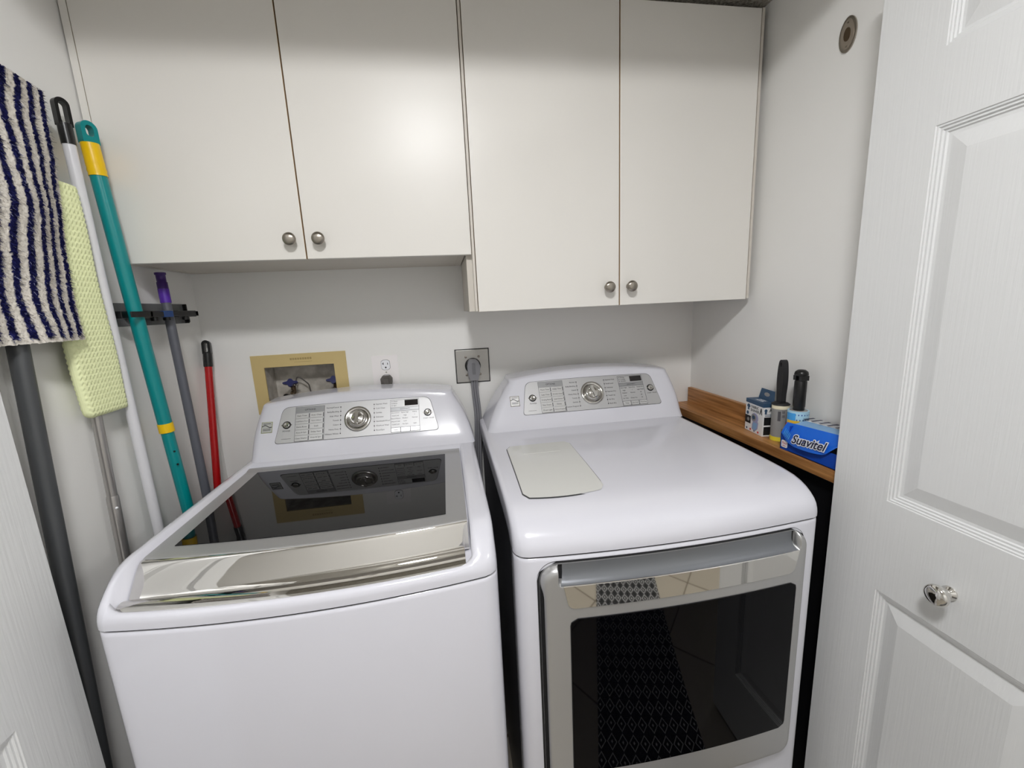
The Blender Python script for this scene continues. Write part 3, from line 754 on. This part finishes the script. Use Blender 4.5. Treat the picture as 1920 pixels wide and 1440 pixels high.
p.build('plug_body', DGREY, pt, bevel=.003)

# dryer receptacle
et = thing('dryer_outlet', 'square steel dryer outlet plate on the back wall between the machines', 'outlet', (.886, 0, 1.22))
e = MB(); e.box((.8265, -.004, 1.1605), (.9465, 0, 1.2805), 0); e.build('steel_plate', STEEL, et, bevel=.0015)
MB().box((.8235, -.0022, 1.1575), (.9495, 0, 1.2835)).build('plate_edge', BLACK, et)
Me = frame((.887, -.004, 1.221), (1, 0, 0), (0, 0, 1))
MB().lathe([(.029, 0), (.029, .002), (.026, .0022)], Me, 40).build('socket', BLACK, et)
for sx, sz in ((-.024, .033), (.024, .033), (-.024, -.033), (.026, -.033)):
    MB().lathe([(.0042, 0), (.0042, .0015), (.002, .0022)], Me @ Matrix.Translation((sx, sz, 0)), 14).build('screw', NICKEL, et)
Mk = frame((.889, -.0065, 1.205), (1, 0, 0), (0, 0, 1))
path = catmull([(.888, -.024, 1.175), (.889, -.024, 1.12), (.893, -.026, 1.05), (.890, -.035, .98), (.884, -.05, .90), (.880, -.07, .80), (.882, -.10, .62), (.905, -.10, .50)], 6)
kc = MB()
for off, mi in ((-.0085, 0), (0, 0), (.0085, 0)): kc.tube([(x+off, y, z) for x, y, z in path], .0048, 10, mi)
for off in (-.0042, .0042): kc.tube([(x+off, y-.0012, z) for x, y, z in path], .0024, 6, 1)
cord = kc.build('power_cord', [CORD, CORDD], dt); cord['label'] = 'grey ribbed power cord'
k = MB()
k.prism([(-.014, .042), (.008, .042), (.017, .034), (.023, .018), (.020, -.010), (.013, -.034), (-.016, -.034), (-.022, -.012), (-.024, .016), (-.020, .034)], 0, .032, Mk)
k.prism(rr(-.007, -.012, .005, .030, .003), .032, .034, Mk, 1)
k.build('plug', [CORD, mat('plug_ridge', srgb(108, 108, 112), .5)], cord, bevel=.004, seg=3)

# oval flush plate on the right wall
ot = MB(); Mo2 = frame((RX, -.578, 2.0125), (0, -1, 0), (0, 0, 1))
def oval(a, b, n=36): return [(a*math.cos(2*math.pi*k/n), b*math.sin(2*math.pi*k/n)) for k in range(n)]
ot = thing('flush_pull', 'small oval nickel recessed plate high on the right wall', 'wall plate', (RX, -.578, 2.0125))
q = MB(); q.prism(oval(.0215, .037), 0, .003, Mo2); q.build('rim', NICKEL, ot, bevel=.001)
q = MB(); q.prism(oval(.0165, .031), .003, .0036, Mo2); q.build('dish', mat('dark_nickel', srgb(165, 155, 142), .4, metal=.6), ot)
q = MB(); q.prism(oval(.008, .014), .0036, .005, Mo2); q.build('latch', BRASS, ot)
for s_ in (-.025, .025): MB().lathe([(.0025, .003), (.0025, .0045)], Mo2 @ Matrix.Translation((0, s_, 0)), 10).build('screw', NICKEL, ot)

# bamboo ledge along the right wall
SZ = 1.015
st_ = thing('wall_shelf', 'narrow bamboo ledge with upstand along the right wall beside the dryer', 'shelf', (1.72, -.37, SZ))
MB().box((1.6715, -.752, SZ-.030), (RX-.001, -.002, SZ)).build('board', BAMBOO, st_, bevel=.002)
MB().box((RX-.017, -.752, SZ), (RX-.001, -.010, SZ+.060)).build('upstand', BAMBOO, st_, bevel=.0015)

sp_ = MB().box((1.700, -.750, .0), (1.716, -.060, .972)).build('shade_panel', mat('black_panel', srgb(24, 24, 26), .25), None, bevel=.002)  # invented black slab, added so the gap beside the dryer renders dark
tag(sp_, 'added black panel darkening the narrow gap under the bamboo ledge', 'panel')
# fabric shaver carton
fs = thing('fabric_shaver_box', 'small white and navy FABRIC SHAVER carton standing on the bamboo ledge', 'box', (1.715, -.44, SZ))
FM = frame((1.7105, -.393, SZ+.0005), (-.012, -.089, 0), (0, 0, 1))     # x along front face to the right, y up, z towards viewer
Wd, Dp, Hh = .086, .036, .100
FM = FM
b = MB(); b.box((0, 0, -Dp), (Wd, Hh-.012, 0), 0, FM); b.box((-.0003, Hh-.012, -Dp-.0003), (Wd+.0003, Hh, .0003), 1, FM)
b.build('carton', [SKIRT, NAVYB], fs)
tb = MB(); MT = FM @ Matrix.Translation((.006, Hh, -Dp+.001)) @ Matrix.Rotation(-.15, 4, 'X')
tb.prism([(0, 0), (Wd-.012, 0), (Wd-.018, .032), (.006, .032)], 0, .0012, MT, 0)
tb.prism([(Wd/2-.006 + .013*math.cos(a*.5236), .017+.006*math.sin(a*.5236)) for a in range(12)], .0012, .0015, MT, 1)
tb.build('hang_tab', [NAVYB, ROLLG], fs)
pr = MB()
def R(x0, y0, x1, y1, mi, h=.0004, M=FM): pr.prism([(x0, y0), (x1, y0), (x1, y1), (x0, y1)], 0, h, M, mi)
text(pr, 'FABRIC', .0118, FM @ Matrix.Translation((.0465, .079, .0005)), 0)
text(pr, 'SHAVER', .0118, FM @ Matrix.Translation((.0465, .068, .0005)), 0)
pr.prism([(.006, .078), (.011, .084), (.018, .084), (.023, .078), (.020, .074), (.018, .076), (.018, .066), (.011, .066), (.011, .076), (.009, .074)], 0, .0005, FM, 2)
pr.prism([(.070, .064), (.075, .083), (.078, .083), (.082, .064), (.079, .064), (.0765, .076), (.073, .064)], 0, .0005, FM, 0)
R(.0, .024, .028, .048, 0)
pr.prism([(.016+.006*math.cos(a*.5236), .036+.006*math.sin(a*.5236)) for a in range(12)], .0004, .0007, FM, 6)
pr.prism([(.011+.0055*math.cos(a*.5236), .056+.0055*math.sin(a*.5236)) for a in range(12)], 0, .0005, FM, 2)
pr.prism([(.036, .010), (.052, .006), (.064, .016), (.066, .034), (.060, .042), (.044, .040), (.037, .026)], 0, .0005, FM, 3)
pr.prism([(.040, .012), (.052, .009), (.060, .018), (.061, .032), (.045, .034), (.041, .026)], .0005, .0008, FM, 4)
pr.prism([(.048+.017*math.cos(a*.3927), .047+.015*math.sin(a*.3927)) for a in range(16)], 0, .0009, FM, 3)
pr.prism([(.044+.012*math.cos(a*.3927), .048+.011*math.sin(a*.3927)) for a in range(16)], .0009, .0013, FM, 6)
pr.prism([(.044+.007*math.cos(a*.3927), .048+.006*math.sin(a*.3927)) for a in range(16)], .0013, .0016, FM, 2)
for i in range(4):
    pr.prism([(.010+.019*i+.0035*math.cos(a*.7854), .007+.0035*math.sin(a*.7854)) for a in range(8)], 0, .0005, FM, 5 if i % 2 else 2)
# right side of the carton
FR = FM @ Matrix.Translation((Wd, 0, 0)) @ Matrix.Rotation(math.pi/2, 4, 'Y')
for a in ((.004, .034, .032, .058), (.004, .004, .032, .029)): R(*a, 0, .0005, FR)
text(pr, 'A', .014, FR @ Matrix.Translation((.022, .078, .0005)), 0)
pr.prism([(.003, .078), (.006, .083), (.010, .083), (.013, .078), (.011, .076), (.011, .068), (.005, .068), (.005, .076)], 0, .0005, FR, 2)
for i in range(2): R(.006, .061+.004*i, .030, .0625+.004*i, 2, .0005, FR)
FTp = FM @ Matrix.Translation((0, Hh+.0004, 0)) @ Matrix.Rotation(-math.pi/2, 4, 'X')
text(pr, 'FABRIC', .010, FTp @ Matrix.Translation((.046, .023, .0003)), 1); text(pr, 'SHAVER', .010, FTp @ Matrix.Translation((.046, .013, .0003)), 1)
pr.build('print', [BLKP, SWHITE, NAVYB, LILAC, LBLUE, RED, ROLLG], fs)

# lint rollers
def roller(label, x, y, r, h, body, ends, dark_handle, kind):
    t = thing('lint_roller', label, 'lint roller', (x, y, SZ)); T = Matrix.Translation((x, y, SZ+.0004))
    if kind == 0:
        MB().lathe([(r, 0), (r, .012)], T, 32).build('base_band', YELP, t)
        MB().lathe([(r-.0006, .012), (r-.0006, h-.010)], T, 32).build('label_sleeve', ROLLG, t)
        MB().lathe([(r, h-.010), (r, h), (r-.002, h+.001)], T, 32).build('paper_core', CREAM, t)
        pm = MB()
        for k in range(24):      # printed blocks wrapped on the sleeve
            a = -2.75 + .05*k
            if 4 <= k < 11: zz0, zz1 = .060, .088
            else: continue
            A, B = a, a+.05; rr0 = r-.0003
            pm.add([(x+rr0*math.cos(A), y+rr0*math.sin(A), SZ+zz0), (x+rr0*math.cos(B), y+rr0*math.sin(B), SZ+zz0), (x+rr0*math.cos(B), y+rr0*math.sin(B), SZ+zz1), (x+rr0*math.cos(A), y+rr0*math.sin(A), SZ+zz1)], [(0, 1, 2, 3)], 0)
        DIM = mat('dim_print', srgb(84, 82, 86), .5); pm.build('barcode_print', DIM, t); pm = MB()
        for z0_ in (.030, .070, .082):
            pm = MB()
            for k in range(4):
                A = -2.05 + .09*k; B = A+.05; rr0 = r-.0003
                pm.add([(x+rr0*math.cos(A), y+rr0*math.sin(A), SZ+z0_), (x+rr0*math.cos(B), y+rr0*math.sin(B), SZ+z0_), (x+rr0*math.cos(B), y+rr0*math.sin(B), SZ+z0_+.008), (x+rr0*math.cos(A), y+rr0*math.sin(A), SZ+z0_+.008)], [(0, 1, 2, 3)], 0)
            pm.build('label_print', DIM, t)
        MB().lathe([(r+.0015, h+.001), (r+.002, h+.003), (r-.002, h+.006), (.006, h+.009)], T, 32).build('collar', BLACKM, t)
        # flattened handle with a hanging hole
        out = [(-.010, h+.006), (.010, h+.006), (.012, h+.030), (.0155, h+.062), (.0150, h+.092), (.0115, h+.116), (.0075, h+.126), (0, h+.1295), (-.0075, h+.126), (-.0115, h+.116), (-.0150, h+.092), (-.0155, h+.062), (-.012, h+.030)]
        Mh = frame((x, y, SZ), (-.25, -1, 0), (0, 0, 1)) @ Matrix.Translation((0, 0, -.007))
        hm = MB(); N = 40; oc = catmull(out + [out[0]], 4)[:-1]; hole = [(.0042*math.cos(2*math.pi*k/len(oc)-1.7), h+.116+.0068*math.sin(2*math.pi*k/len(oc)-1.7)) for k in range(len(oc))]
        n_ = len(oc)
        for zz, fl in ((0, True), (.014, False)):
            vs = [(a_, b_, zz) for a_, b_ in oc] + [(a_, b_, zz) for a_, b_ in hole]
            fs_ = [(i, (i+1) % n_, n_+(i+1) % n_, n_+i) for i in range(n_)]
            hm.add(vs, [f_[::-1] if fl else f_ for f_ in fs_], 0, False, Mh)
        for lp_, fl in ((oc, False), (hole, True)):
            vs = [(a_, b_, 0) for a_, b_ in lp_] + [(a_, b_, .014) for a_, b_ in lp_]
            hm.add(vs, [((i, (i+1) % n_, n_+(i+1) % n_, n_+i)) if not fl else ((i, n_+i, n_+(i+1) % n_, (i+1) % n_)) for i in range(n_)], 0, True, Mh)
        hm.build('handle', BLACKM, t, bevel=.003, seg=3)
    else:
        MB().lathe([(r, 0), (r, h)], T, 36).build('sheet_roll', BLUEDOT, t)
        MB().lathe([(r-.004, h-.002), (r-.004, h+.0006), (.004, h+.0007)], T, 36).build('core', ROLLG, t)
        pm = MB()
        for row in range(7):
            for k in range(22):
                a = -math.pi + 2*math.pi*(k+.5*(row % 2))/22; zz = .010+.014*row; s_ = .0028; R0 = r+.0002
                if -2.75 < a < -1.9 and .045 < zz < .075: continue
                A = a-.07; B = a+.07
                pm.add([(x+R0*math.cos(A), y+R0*math.sin(A), SZ+zz), (x+R0*math.cos(a), y+R0*math.sin(a), SZ+zz-s_), (x+R0*math.cos(B), y+R0*math.sin(B), SZ+zz), (x+R0*math.cos(a), y+R0*math.sin(a), SZ+zz+s_)], [(0, 1, 2, 3)], 0)
        def wrap(a0, a1, z0_, z1_, mi, R0, n_=10):
            for k in range(n_):
                A = a0+(a1-a0)*k/n_; B = a0+(a1-a0)*(k+1)/n_
                pm.add([(x+R0*math.cos(A), y+R0*math.sin(A), SZ+z0_), (x+R0*math.cos(B), y+R0*math.sin(B), SZ+z0_), (x+R0*math.cos(B), y+R0*math.sin(B), SZ+z1_), (x+R0*math.cos(A), y+R0*math.sin(A), SZ+z1_)], [(0, 1, 2, 3)], mi, True)
        wrap(-3.6, -2.55, .078, .098, 3, r+.0003); wrap(-3.5, -2.15, .058, .078, 1, r+.0005); wrap(-3.3, -2.75, .044, .058, 2, r+.0006)
        am = -2.62; Mt = frame((x+(r+.001)*math.cos(am), y+(r+.001)*math.sin(am), SZ+.068), (-math.sin(am), math.cos(am), 0), (0, 0, 1))
        text(pm, 'one it', .017, Mt, 2, bold=.0003)
        ac = -1.55
        for k in range(-6, 7):
            hh = .016*math.sqrt(max(0, 1-(k/6.5)**2)); wrap(ac+k*.085-.043, ac+k*.085+.043, .044-hh, .044+hh, 0, r+.0007, 1)
        pm.build('print', [mat('label_blue', srgb(50, 90, 165), .5), PYEL, RED, SKYB], t)
        hm = MB(); T2 = Matrix.Translation((x, y, SZ))
        hm.lathe([(.0135, h), (.0135, h+.010), (.0145, h+.012), (.0145, h+.080), (.0125, h+.083)], T2 , 20)
        hm.box((x-.0115, y-.0135, SZ+h+.083), (x+.0115, y-.005, SZ+h+.096)); hm.box((x-.0115, y+.005, SZ+h+.083), (x+.0115, y+.0135, SZ+h+.096))
        hm.lathe([(.0155, h+.096), (.0168, h+.099), (.015, h+.106), (.009, h+.111), (.002, h+.112)], T2, 20)
        hm.build('handle', BLACK, t)
roller('lint roller with grey label and tapered dark handle with a hole, beside the shaver carton', 1.725, -.511, .0215, .1035, None, None, None, 0)
roller('lint roller with pale blue dotted sheets and black knob-ended handle, behind the blue box', 1.7245, -.573, .0250, .1025, None, None, None, 1)

# dryer sheet box, torn open
sb = thing('dryer_sheet_box', 'blue Suavitel dryer sheet box lying open on the bamboo ledge', 'box', (1.71, -.66, SZ))
bx0, bx1, by0, by1, bh = 1.676, 1.7500, -.748, -.600, .052
b = MB()
b.box((bx0, by0, SZ+.0004), (bx1, by1, SZ+.002)); b.box((bx0, by0, SZ+.0004), (bx0+.0012, -.573, SZ+bh*.75)); b.box((bx0, -.5742, SZ+.0004), (bx0+.016, -.573, SZ+bh*.9)); b.box((bx1-.0012, by0, SZ+.002), (bx1, by1, SZ+bh+.02))
b.box((bx0, by1-.0012, SZ+.002), (bx1, by1, SZ+bh+.018)); b.box((bx0, by0, SZ+.002), (bx1, by0+.0012, SZ+bh))
b.box((bx0+.004, by0+.004, SZ+.002), (bx1-.004, by1-.004, SZ+.030), 1)
b.build('tray', [SBLUE2, mat('kraft_inside', srgb(120, 105, 92), .8)], sb)
# top panel and the front flap that folds forward over the tray
tl = Vector((1.7050, -.5650, SZ+.074)); 
cols = 22; rws = []; rtop = []
for j in range(9):
    f = j/8; row = []
    for i in range(cols+1):
        u = i/cols; y = -.578 - .170*u
        edge = -.062*(1 - .35*abs(2*u-1)**3)*1.0
        if u < .12: edge *= .80 + 1.6*u
        if u > .80: edge *= 1 - 2.3*(u-.80)
        z = SZ + .074 + .010*u + edge*f*.88; x = 1.683 - .020*math.sin(math.pi*f*.5)*(.5+.5*math.sin(math.pi*u)) + .006*(1-f)
        row.append((x, y, z))
    rws.append(row)
fl = MB().grid(rws, 0, True)
fl.build('front_flap', SBLUE, sb)
tp = MB(); A = rws[0][3:]; back = [(1.752, p[1]-.004, SZ+.080+.004*i/cols) for i, p in enumerate(A)]
mid = [((a[0]+c[0])/2, a[1], (a[2]+c[2])/2+.003) for a, c in zip(A, back)]
tp.grid([A, mid], 1, True, flip=True); tp.grid([mid, back], 0, True, flip=True)
tp.build('top_panel', [SWHITE, LBLUE], sb)
pm = MB()
MF = frame((1.6672, -.668, SZ+.046), (-.002, -1, .085), (0.16, 0, 1))
text(pm, 'Suavitel', .0315, MF @ Matrix.Translation((0, 0, .0022)), 0, shear=.35, bold=.0026, res=4)
text(pm, 'Suavitel', .0315, MF @ Matrix.Translation((0, 0, .0030)), 1, shear=.35, bold=.0004, res=4)
MF2 = frame((1.6752, -.590, SZ+.017), (0, -1, 0), (0, 0, 1))
pm.prism(rr(-.012, -.010, .008, .010, .004), 0, .0006, MF2, 0); text(pm, '70ct', .009, MF2 @ Matrix.Translation((-.002, .002, .0008)), 2)
text(pm, 'sheets', .004, MF2 @ Matrix.Translation((-.002, -.005, .0008)), 2)
for k in range(5):
    pm.prism([(-.0855+.004*k, .004-.003*k), (-.083+.004*k, .004-.003*k), (-.078+.004*k, .020-.003*k), (-.0795+.004*k, .020-.003*k)], .0005, .0010, MF @ Matrix.Translation((.012, .004, .004)), 3)
tpn = MB()
for k in range(6): tpn.box((1.715, -.60-.023*k, SZ+.0855+.0006*k), (1.745, -.606-.023*k, SZ+.0862+.0006*k), 1)
tpn.build('top_print', [SWHITE, SNAVY], sb)
pm.build('print', [SWHITE, SNAVY, RED, SKYB], sb)

# ------------------------------------------------------------------ mops and brooms by the left wall
def line_pts(a, b, zs):                        # points on the line a-b at the given heights
    return [tuple(a[d] + (b[d]-a[d])*((z-a[2])/(b[2]-a[2])) if d < 2 else z for d in range(3)) for z in zs]
def ring_grip(mb, top, bot, r, w, hole, mi=0, ang=(1, 0, 0)):
    """flat hanging loop: top and bot points along the pole"""
    top = Vector(top); bot = Vector(bot); ax = (top-bot); L = ax.length; ax.normalize()
    side = Vector(ang); M = frame(bot, side, ax)
    oc = []; n_ = 40
    for k in range(n_):
        a = 2*math.pi*k/n_
        cx_, cy_ = math.cos(a), math.sin(a)
        oc.append((w*cx_, L-w+w*cy_) if cy_ >= 0 else (w*cx_ if abs(cx_) > .0 else 0, L-w + (L-w)*cy_*1.0))
    oc = [(w*math.cos(a), L-w+w*math.sin(a)) for a in [math.pi*k/16 for k in range(17)]] + [(-w, (L-w)*(1-k/4)) for k in range(1, 5)] + [(-w+2*w*k/4, 0) for k in range(1, 5)] + [(w, (L-w)*k/4) for k in range(1, 4)]
    N = len(oc); h0, h1, hw = hole
    hc = []
    for (px, py) in oc:
        # project outline to the slot outline
        cyc = max(h0+hw, min(h1-hw, py)); v = Vector((px, py-cyc))
        v = v.normalized()*hw if v.length > 1e-6 else Vector((hw, 0)); hc.append((v.x, cyc+v.y))
    T = r*.62
    for zz, fl in ((-T, True), (T, False)):
        vs = [(a, b, zz) for a, b in oc] + [(a, b, zz) for a, b in hc]
        fs_ = [(i, (i+1) % N, N+(i+1) % N, N+i) for i in range(N)]
        mb.add(vs, [f_[::-1] if fl else f_ for f_ in fs_], mi, False, M)
    for lp_, fl in ((oc, 0), (hc, 1)):
        vs = [(a, b, -T) for a, b in lp_] + [(a, b, T) for a, b in lp_]
        mb.add(vs, [(i, (i+1) % N, N+(i+1) % N, N+i) if not fl else (i, N+i, N+(i+1) % N, (i+1) % N) for i in range(N)], mi, True, M)
# teal mop
A, B = (.036, -.372, 1.871), (.060, -.335, .939)
t = thing('mop', 'teal mop handle with yellow sleeve leaning on the left wall', 'mop', line_pts(A, B, [0])[0])
P = line_pts(A, B, [0, 1.157, 1.148, 1.172, 1.770, 1.832, 1.872])
MB().tube([P[0], P[1]], .0140, 20).tube([P[1], line_pts(A, B, [1.79])[0]], .0155, 20).build('pole', TEAL, t)
MB().tube([P[2], P[3]], .0170, 20).build('yellow_collar', YELLOW, t)
s = MB(); q = line_pts(A, B, [1.766, 1.772, 1.778, 1.784, 1.790, 1.80, 1.834]); s.tube(q, [.0172, .0165, .0175, .0165, .0172, .0168, .0166], 20).build('sleeve', YELLOW, t)
s = MB(); ring_grip(s, line_pts(A, B, [1.880])[0], line_pts(A, B, [1.833])[0], .0155, .0155, (.014, .038, .0075), ang=(.45, .9, 0)); s.build('hanging_loop', TEAL, t, bevel=.003, seg=2)
for z, dy_ in ((1.095, 0), (1.062, .004), (1.060, -.005)):
    p = Vector(line_pts(A, B, [z])[0]); h = MB().lathe([(.0028, -.001), (.0028, .0006)], frame(p + Vector((.75, -.66, 0)).normalized()*.0138 + Vector((-dy_*.6, dy_, 0)), (.66, .75, 0), (0, 0, 1)), 12); h.build('pin_hole', BLACK, t)
# white pole, black loop
A, B = (.030, -.421, 1.900), (.030, -.409, .912)
t = thing('broom', 'white broom pole with long black hanging loop, left of the teal mop', 'broom', line_pts(A, B, [0])[0])
P = line_pts(A, B, [0, 1.83]); MB().tube(P, .0112, 20).build('pole', WPOLE, t)
s = MB(); q = line_pts(A, B, [1.814, 1.855]); s.tube(q, .0122, 20); ring_grip(s, line_pts(A, B, [1.905])[0], line_pts(A, B, [1.850])[0], .0115, .0125, (.003, .047, .0068), ang=(.45, .9, 0)); s.build('grip', BLACK, t, bevel=.002)
# slate pole, purple cap
A, B = (.030, -.203, 1.564), (.050, -.224, .937)
t = thing('duster_pole', 'slate grey pole with purple end held in the wall rack', 'broom', line_pts(A, B, [0])[0])
MB().tube(line_pts(A, B, [0, 1.50]), .0115, 20).build('pole', GPOLE, t)
MB().tube(line_pts(A, B, [1.484, 1.522]), .0128, 20).build('purple_grip', PURPLE, t)
MB().tube(line_pts(A, B, [1.520, 1.540, 1.541, 1.560, 1.561, 1.566]), [.0125, .0125, .0110, .0112, .0132, .0132], 20).build('end_cap', PURPLED, t)
# big grey tube
A, B = (.030, -.641, 1.405), (.030, -.698, .546)
t = thing('mop_tube', 'thick dark grey mop tube beside the left door, under the striped mop cloth', 'mop', line_pts(A, B, [0])[0])
MB().tube(line_pts(A, B, [0.0, 1.80]), .0148, 24).build('tube', BGPOLE, t)
# aluminium pole
A, B = (.026, -.508, 1.234), (.026, -.522, .915)
t = thing('flat_mop_pole', 'thin aluminium mop pole coming down from the green waffle cloth', 'mop', line_pts(A, B, [0])[0])
MB().tube(line_pts(A, B, [1.05, 1.60]), .0095, 20).build('upper_tube', SPOLE, t)
MB().tube(line_pts(A, B, [0, 1.047, 1.052]), [.0112, .0112, .0102], 20).build('lower_tube', SPOLE, t)
p = Vector(line_pts(A, B, [1.025])[0]); MB().lathe([(.0028, -.001), (.0028, .002), (.001, .003)], frame(p + Vector((.8, -.6, 0))*.0105, (.6, .8, 0), (0, 0, 1)), 12).build('lock_button', SWHITE, t)
# red pole
A, B = (.022, -.022, 1.362), (.022, -.108, .906)
t = thing('red_broom_pole', 'red pole with black handle leaning in the back left corner', 'broom', line_pts(A, B, [0])[0])
MB().tube(line_pts(A, B, [0, 1.30]), .0108, 20).build('pole', RPOLE, t)
s = MB(); s.tube(line_pts(A, B, [1.281, 1.285, 1.325]), [.0122, .0130, .0126], 20)
ring_grip(s, line_pts(A, B, [1.366])[0], line_pts(A, B, [1.322])[0], .0125, .0118, (.006, .036, .0045), ang=(1, .2, 0)); s.build('grip', BLACK, t, bevel=.002)
# wall rack
t = thing('broom_rack', 'smoky plastic broom rack with black clips on the left wall', 'rack', (0, -.26, 1.44))
MB().box((.001, -.395, 1.425), (.004, -.078, 1.483)).build('back_plate', RACKP, t)
b = MB(); b.box((.001, -.080, 1.425), (.014, -.077, 1.483)); b.box((.012, -.0810, 1.4275), (.016, -.0765, 1.450)); b.build('end_frame', BLACK, t, bevel=.002)
b = MB()
for a, c in ((-.400, -.379), (-.335, -.222), (-.184, -.095)):   # rails either side of the held poles
    b.box((.004, a, 1.444), (.046, c, 1.462))
b.box((.0635, -.40, 1.446), (.0670, -.325, 1.460)); b.box((.046, -.335, 1.446), (.0670, -.325, 1.460)); b.box((.0505, -.335, 1.446), (.0545, -.10, 1.460)); b.box((.044, -.115, 1.446), (.0545, -.10, 1.460))
for y in (-.34, -.285, -.235, -.15): b.lathe([(.009, 0), (.009, .012)], Matrix.Translation((.044, y, 1.436)), 14)
b.build('clip_rail', BLACK, t, bevel=.0015)
b = MB(); b.box((.046, -.262, 1.4445), (.0555, -.222, 1.4615)); b.build('blue_clip', RACKB, t, bevel=.0015)

# green waffle cloth, folded over the aluminium pole
def cloth_green():
    mb = MB(); nz, ny = 300, 76; zt, zb = 1.722, 1.236
    def yl(z): f = (zt-z)/(zt-zb); return -.560 + .020*f if f > .2 else -.560 + .0*f + .02*f
    def yr(z): f = (zt-z)/(zt-zb); return -.444 + .019*f
    def h(y, z):
        return .0011*math.sin(2*math.pi*z/.0115 + 1.5*math.cos(2*math.pi*y/.0095)) + .0004*math.cos(2*math.pi*y/.0095)
    for side in (1, -1):
        rows = []
        for j in range(nz+1):
            z = zt + (zb-zt)*j/nz; row = []
            for i in range(ny+1):
                u = i/ny; a, b_ = yl(z), yr(z)
                dz_ = z-zb; rcl = .018
                if dz_ < rcl: a += (rcl - math.sqrt(max(0, rcl*rcl-(rcl-dz_)**2)))*.8
                y = a+(b_-a)*u
                th = .0095*math.sqrt(max(0, 1-(2*u-1)**8))*math.sqrt(max(0, 1-max(0, (.02-(z-zb))/.02)**3)) + .002
                wav = .003*math.sin(z*22+u*3)
                x = .030 + wav*0.5 + side*(th + h(y, z)*(1 if .02 < u < .98 else 0)) + .006*(1-(zt-z)/(zt-zb))
                row.append((x, y, z))
            rows.append(row)
        mb.grid(rows, 0, True, flip=(side < 0))
        if side == 1: R1 = rows
    for k in (0, -1):
        mb.grid([[r[k] for r in R1], [r[k] for r in rows]], 0, True, flip=(k == 0))
    mb.grid([R1[0], rows[0]], 0, True); mb.grid([R1[-1], rows[-1]], 0, True, flip=True)
    return mb
tag(cloth_green().build('waffle_cloth', GREENC), 'pale green waffle cloth folded over the aluminium pole by the left wall', 'cloth')

# striped chenille cloth over the grey tube
def cloth_striped():
    mb = MB(); cols = []
    zt, zb = 1.885, 1.404
    navy = srgb(32, 34, 88); navy2 = srgb(16, 17, 52); cream = srgb(236, 230, 220); cream2 = srgb(214, 205, 192)
    def yr(f): return -.4895 - .036*f - .004*f*f - .004*math.sin(f*9) - .006*math.sin(f*3.1)
    def xf(y, f): return .0585 + .006*math.sin(y*42+2*f) * (.4+.6*f) + .004*math.sin(f*9+y*14)
    def stripe(u, f):
        s = u + .0028*math.sin(f*11+u*30) + .0016*math.sin(f*27+1)
        k = (s/.0262) % 1
        return .12 < k < .55
    Wd_ = .262
    ny, nz = 110, 150; rows = []
    for j in range(-14, nz+1):
        row = []
        for i in range(ny+1):
            u = Wd_*i/ny                       # distance from the right edge
            if j >= 0:
                f = j/nz; y = yr(f) - u*(1-.04*(1-f)); top = .055*u/.1*0
                x = xf(y, f); z = zt + .075*min(u, .2)*(1-f) - (zt-zb)*f + .0
            else:                              # over the top and down behind
                a = -j/14; y = yr(0) - u*.96; x = xf(y, 0) - .040*math.sin(a*math.pi/2); z = zt + .075*min(u, .2) + .006*math.sin(a*math.pi) - .16*a*a; f = 0
            st = stripe(u, max(f, 0)) and j >= 0 and True
            amp = .0022 if stripe(u, f) else .0009
            row.append((x+random.uniform(-amp, amp), y+random.uniform(-amp, amp)*.6, z+random.uniform(-amp, amp)*.6)); 
            c = navy if stripe(u, f) and f < .985 else cream
            v = random.random(); c = tuple(a_*(.75+.25*v) for a_ in c[:3]) + (1,)
            cols.append(c)
        rows.append(row)
    mb.grid(rows, 0, True, flip=False)
    # pile tufts
    def tuft(p, c, L, wd):
        d = Vector((.9+random.uniform(-.4, .3), random.uniform(-.9, .4), -.55+random.uniform(-.7, .5))).normalized()*L
        s = Vector((random.uniform(-.3, .3), 1, random.uniform(-.6, .6))).normalized()*wd; p = Vector(p)
        mb.add([p-s, p+s, p+d+s*.45, p+d-s*.45], [(0, 1, 2, 3)], 0, False); cols.extend([c]*4)
    for k in range(21000):
        u = random.uniform(-.001, Wd_); f = random.random()*.99
        st = stripe(u, f) and f < .985
        if not st and random.random() < .35: continue
        y = yr(f) - u*(1-.04*(1-f)); x = xf(y, f); z = zt + .075*min(max(u, 0), .2)*(1-f) - (zt-zb)*f
        if st: c = navy if random.random() < .6 else (navy2 if random.random() < .7 else srgb(140, 144, 176))
        else: c = cream if random.random() < .6 else cream2
        tuft((x, y, z), c, random.uniform(.005, .0095) if st else random.uniform(.0015, .003), random.uniform(.0005, .0010))
    for k in range(500):
        u = random.uniform(0, Wd_); y = yr(0)-u*.96; x = xf(y, 0)-random.uniform(0, .012); z = zt+.075*min(u, .2)
        st = stripe(u, 0); tuft((x, y, z+.001), navy if st else cream, .006, .0008)
    o = mb.build('mop_cloth', TOWEL)
    ca = o.data.color_attributes.new('Col', 'FLOAT_COLOR', 'POINT')
    for i, c in enumerate(cols): ca.data[i].color = c
    return o
tag(cloth_striped(), 'shaggy navy and white striped mop cloth hanging at the left wall', 'cloth')
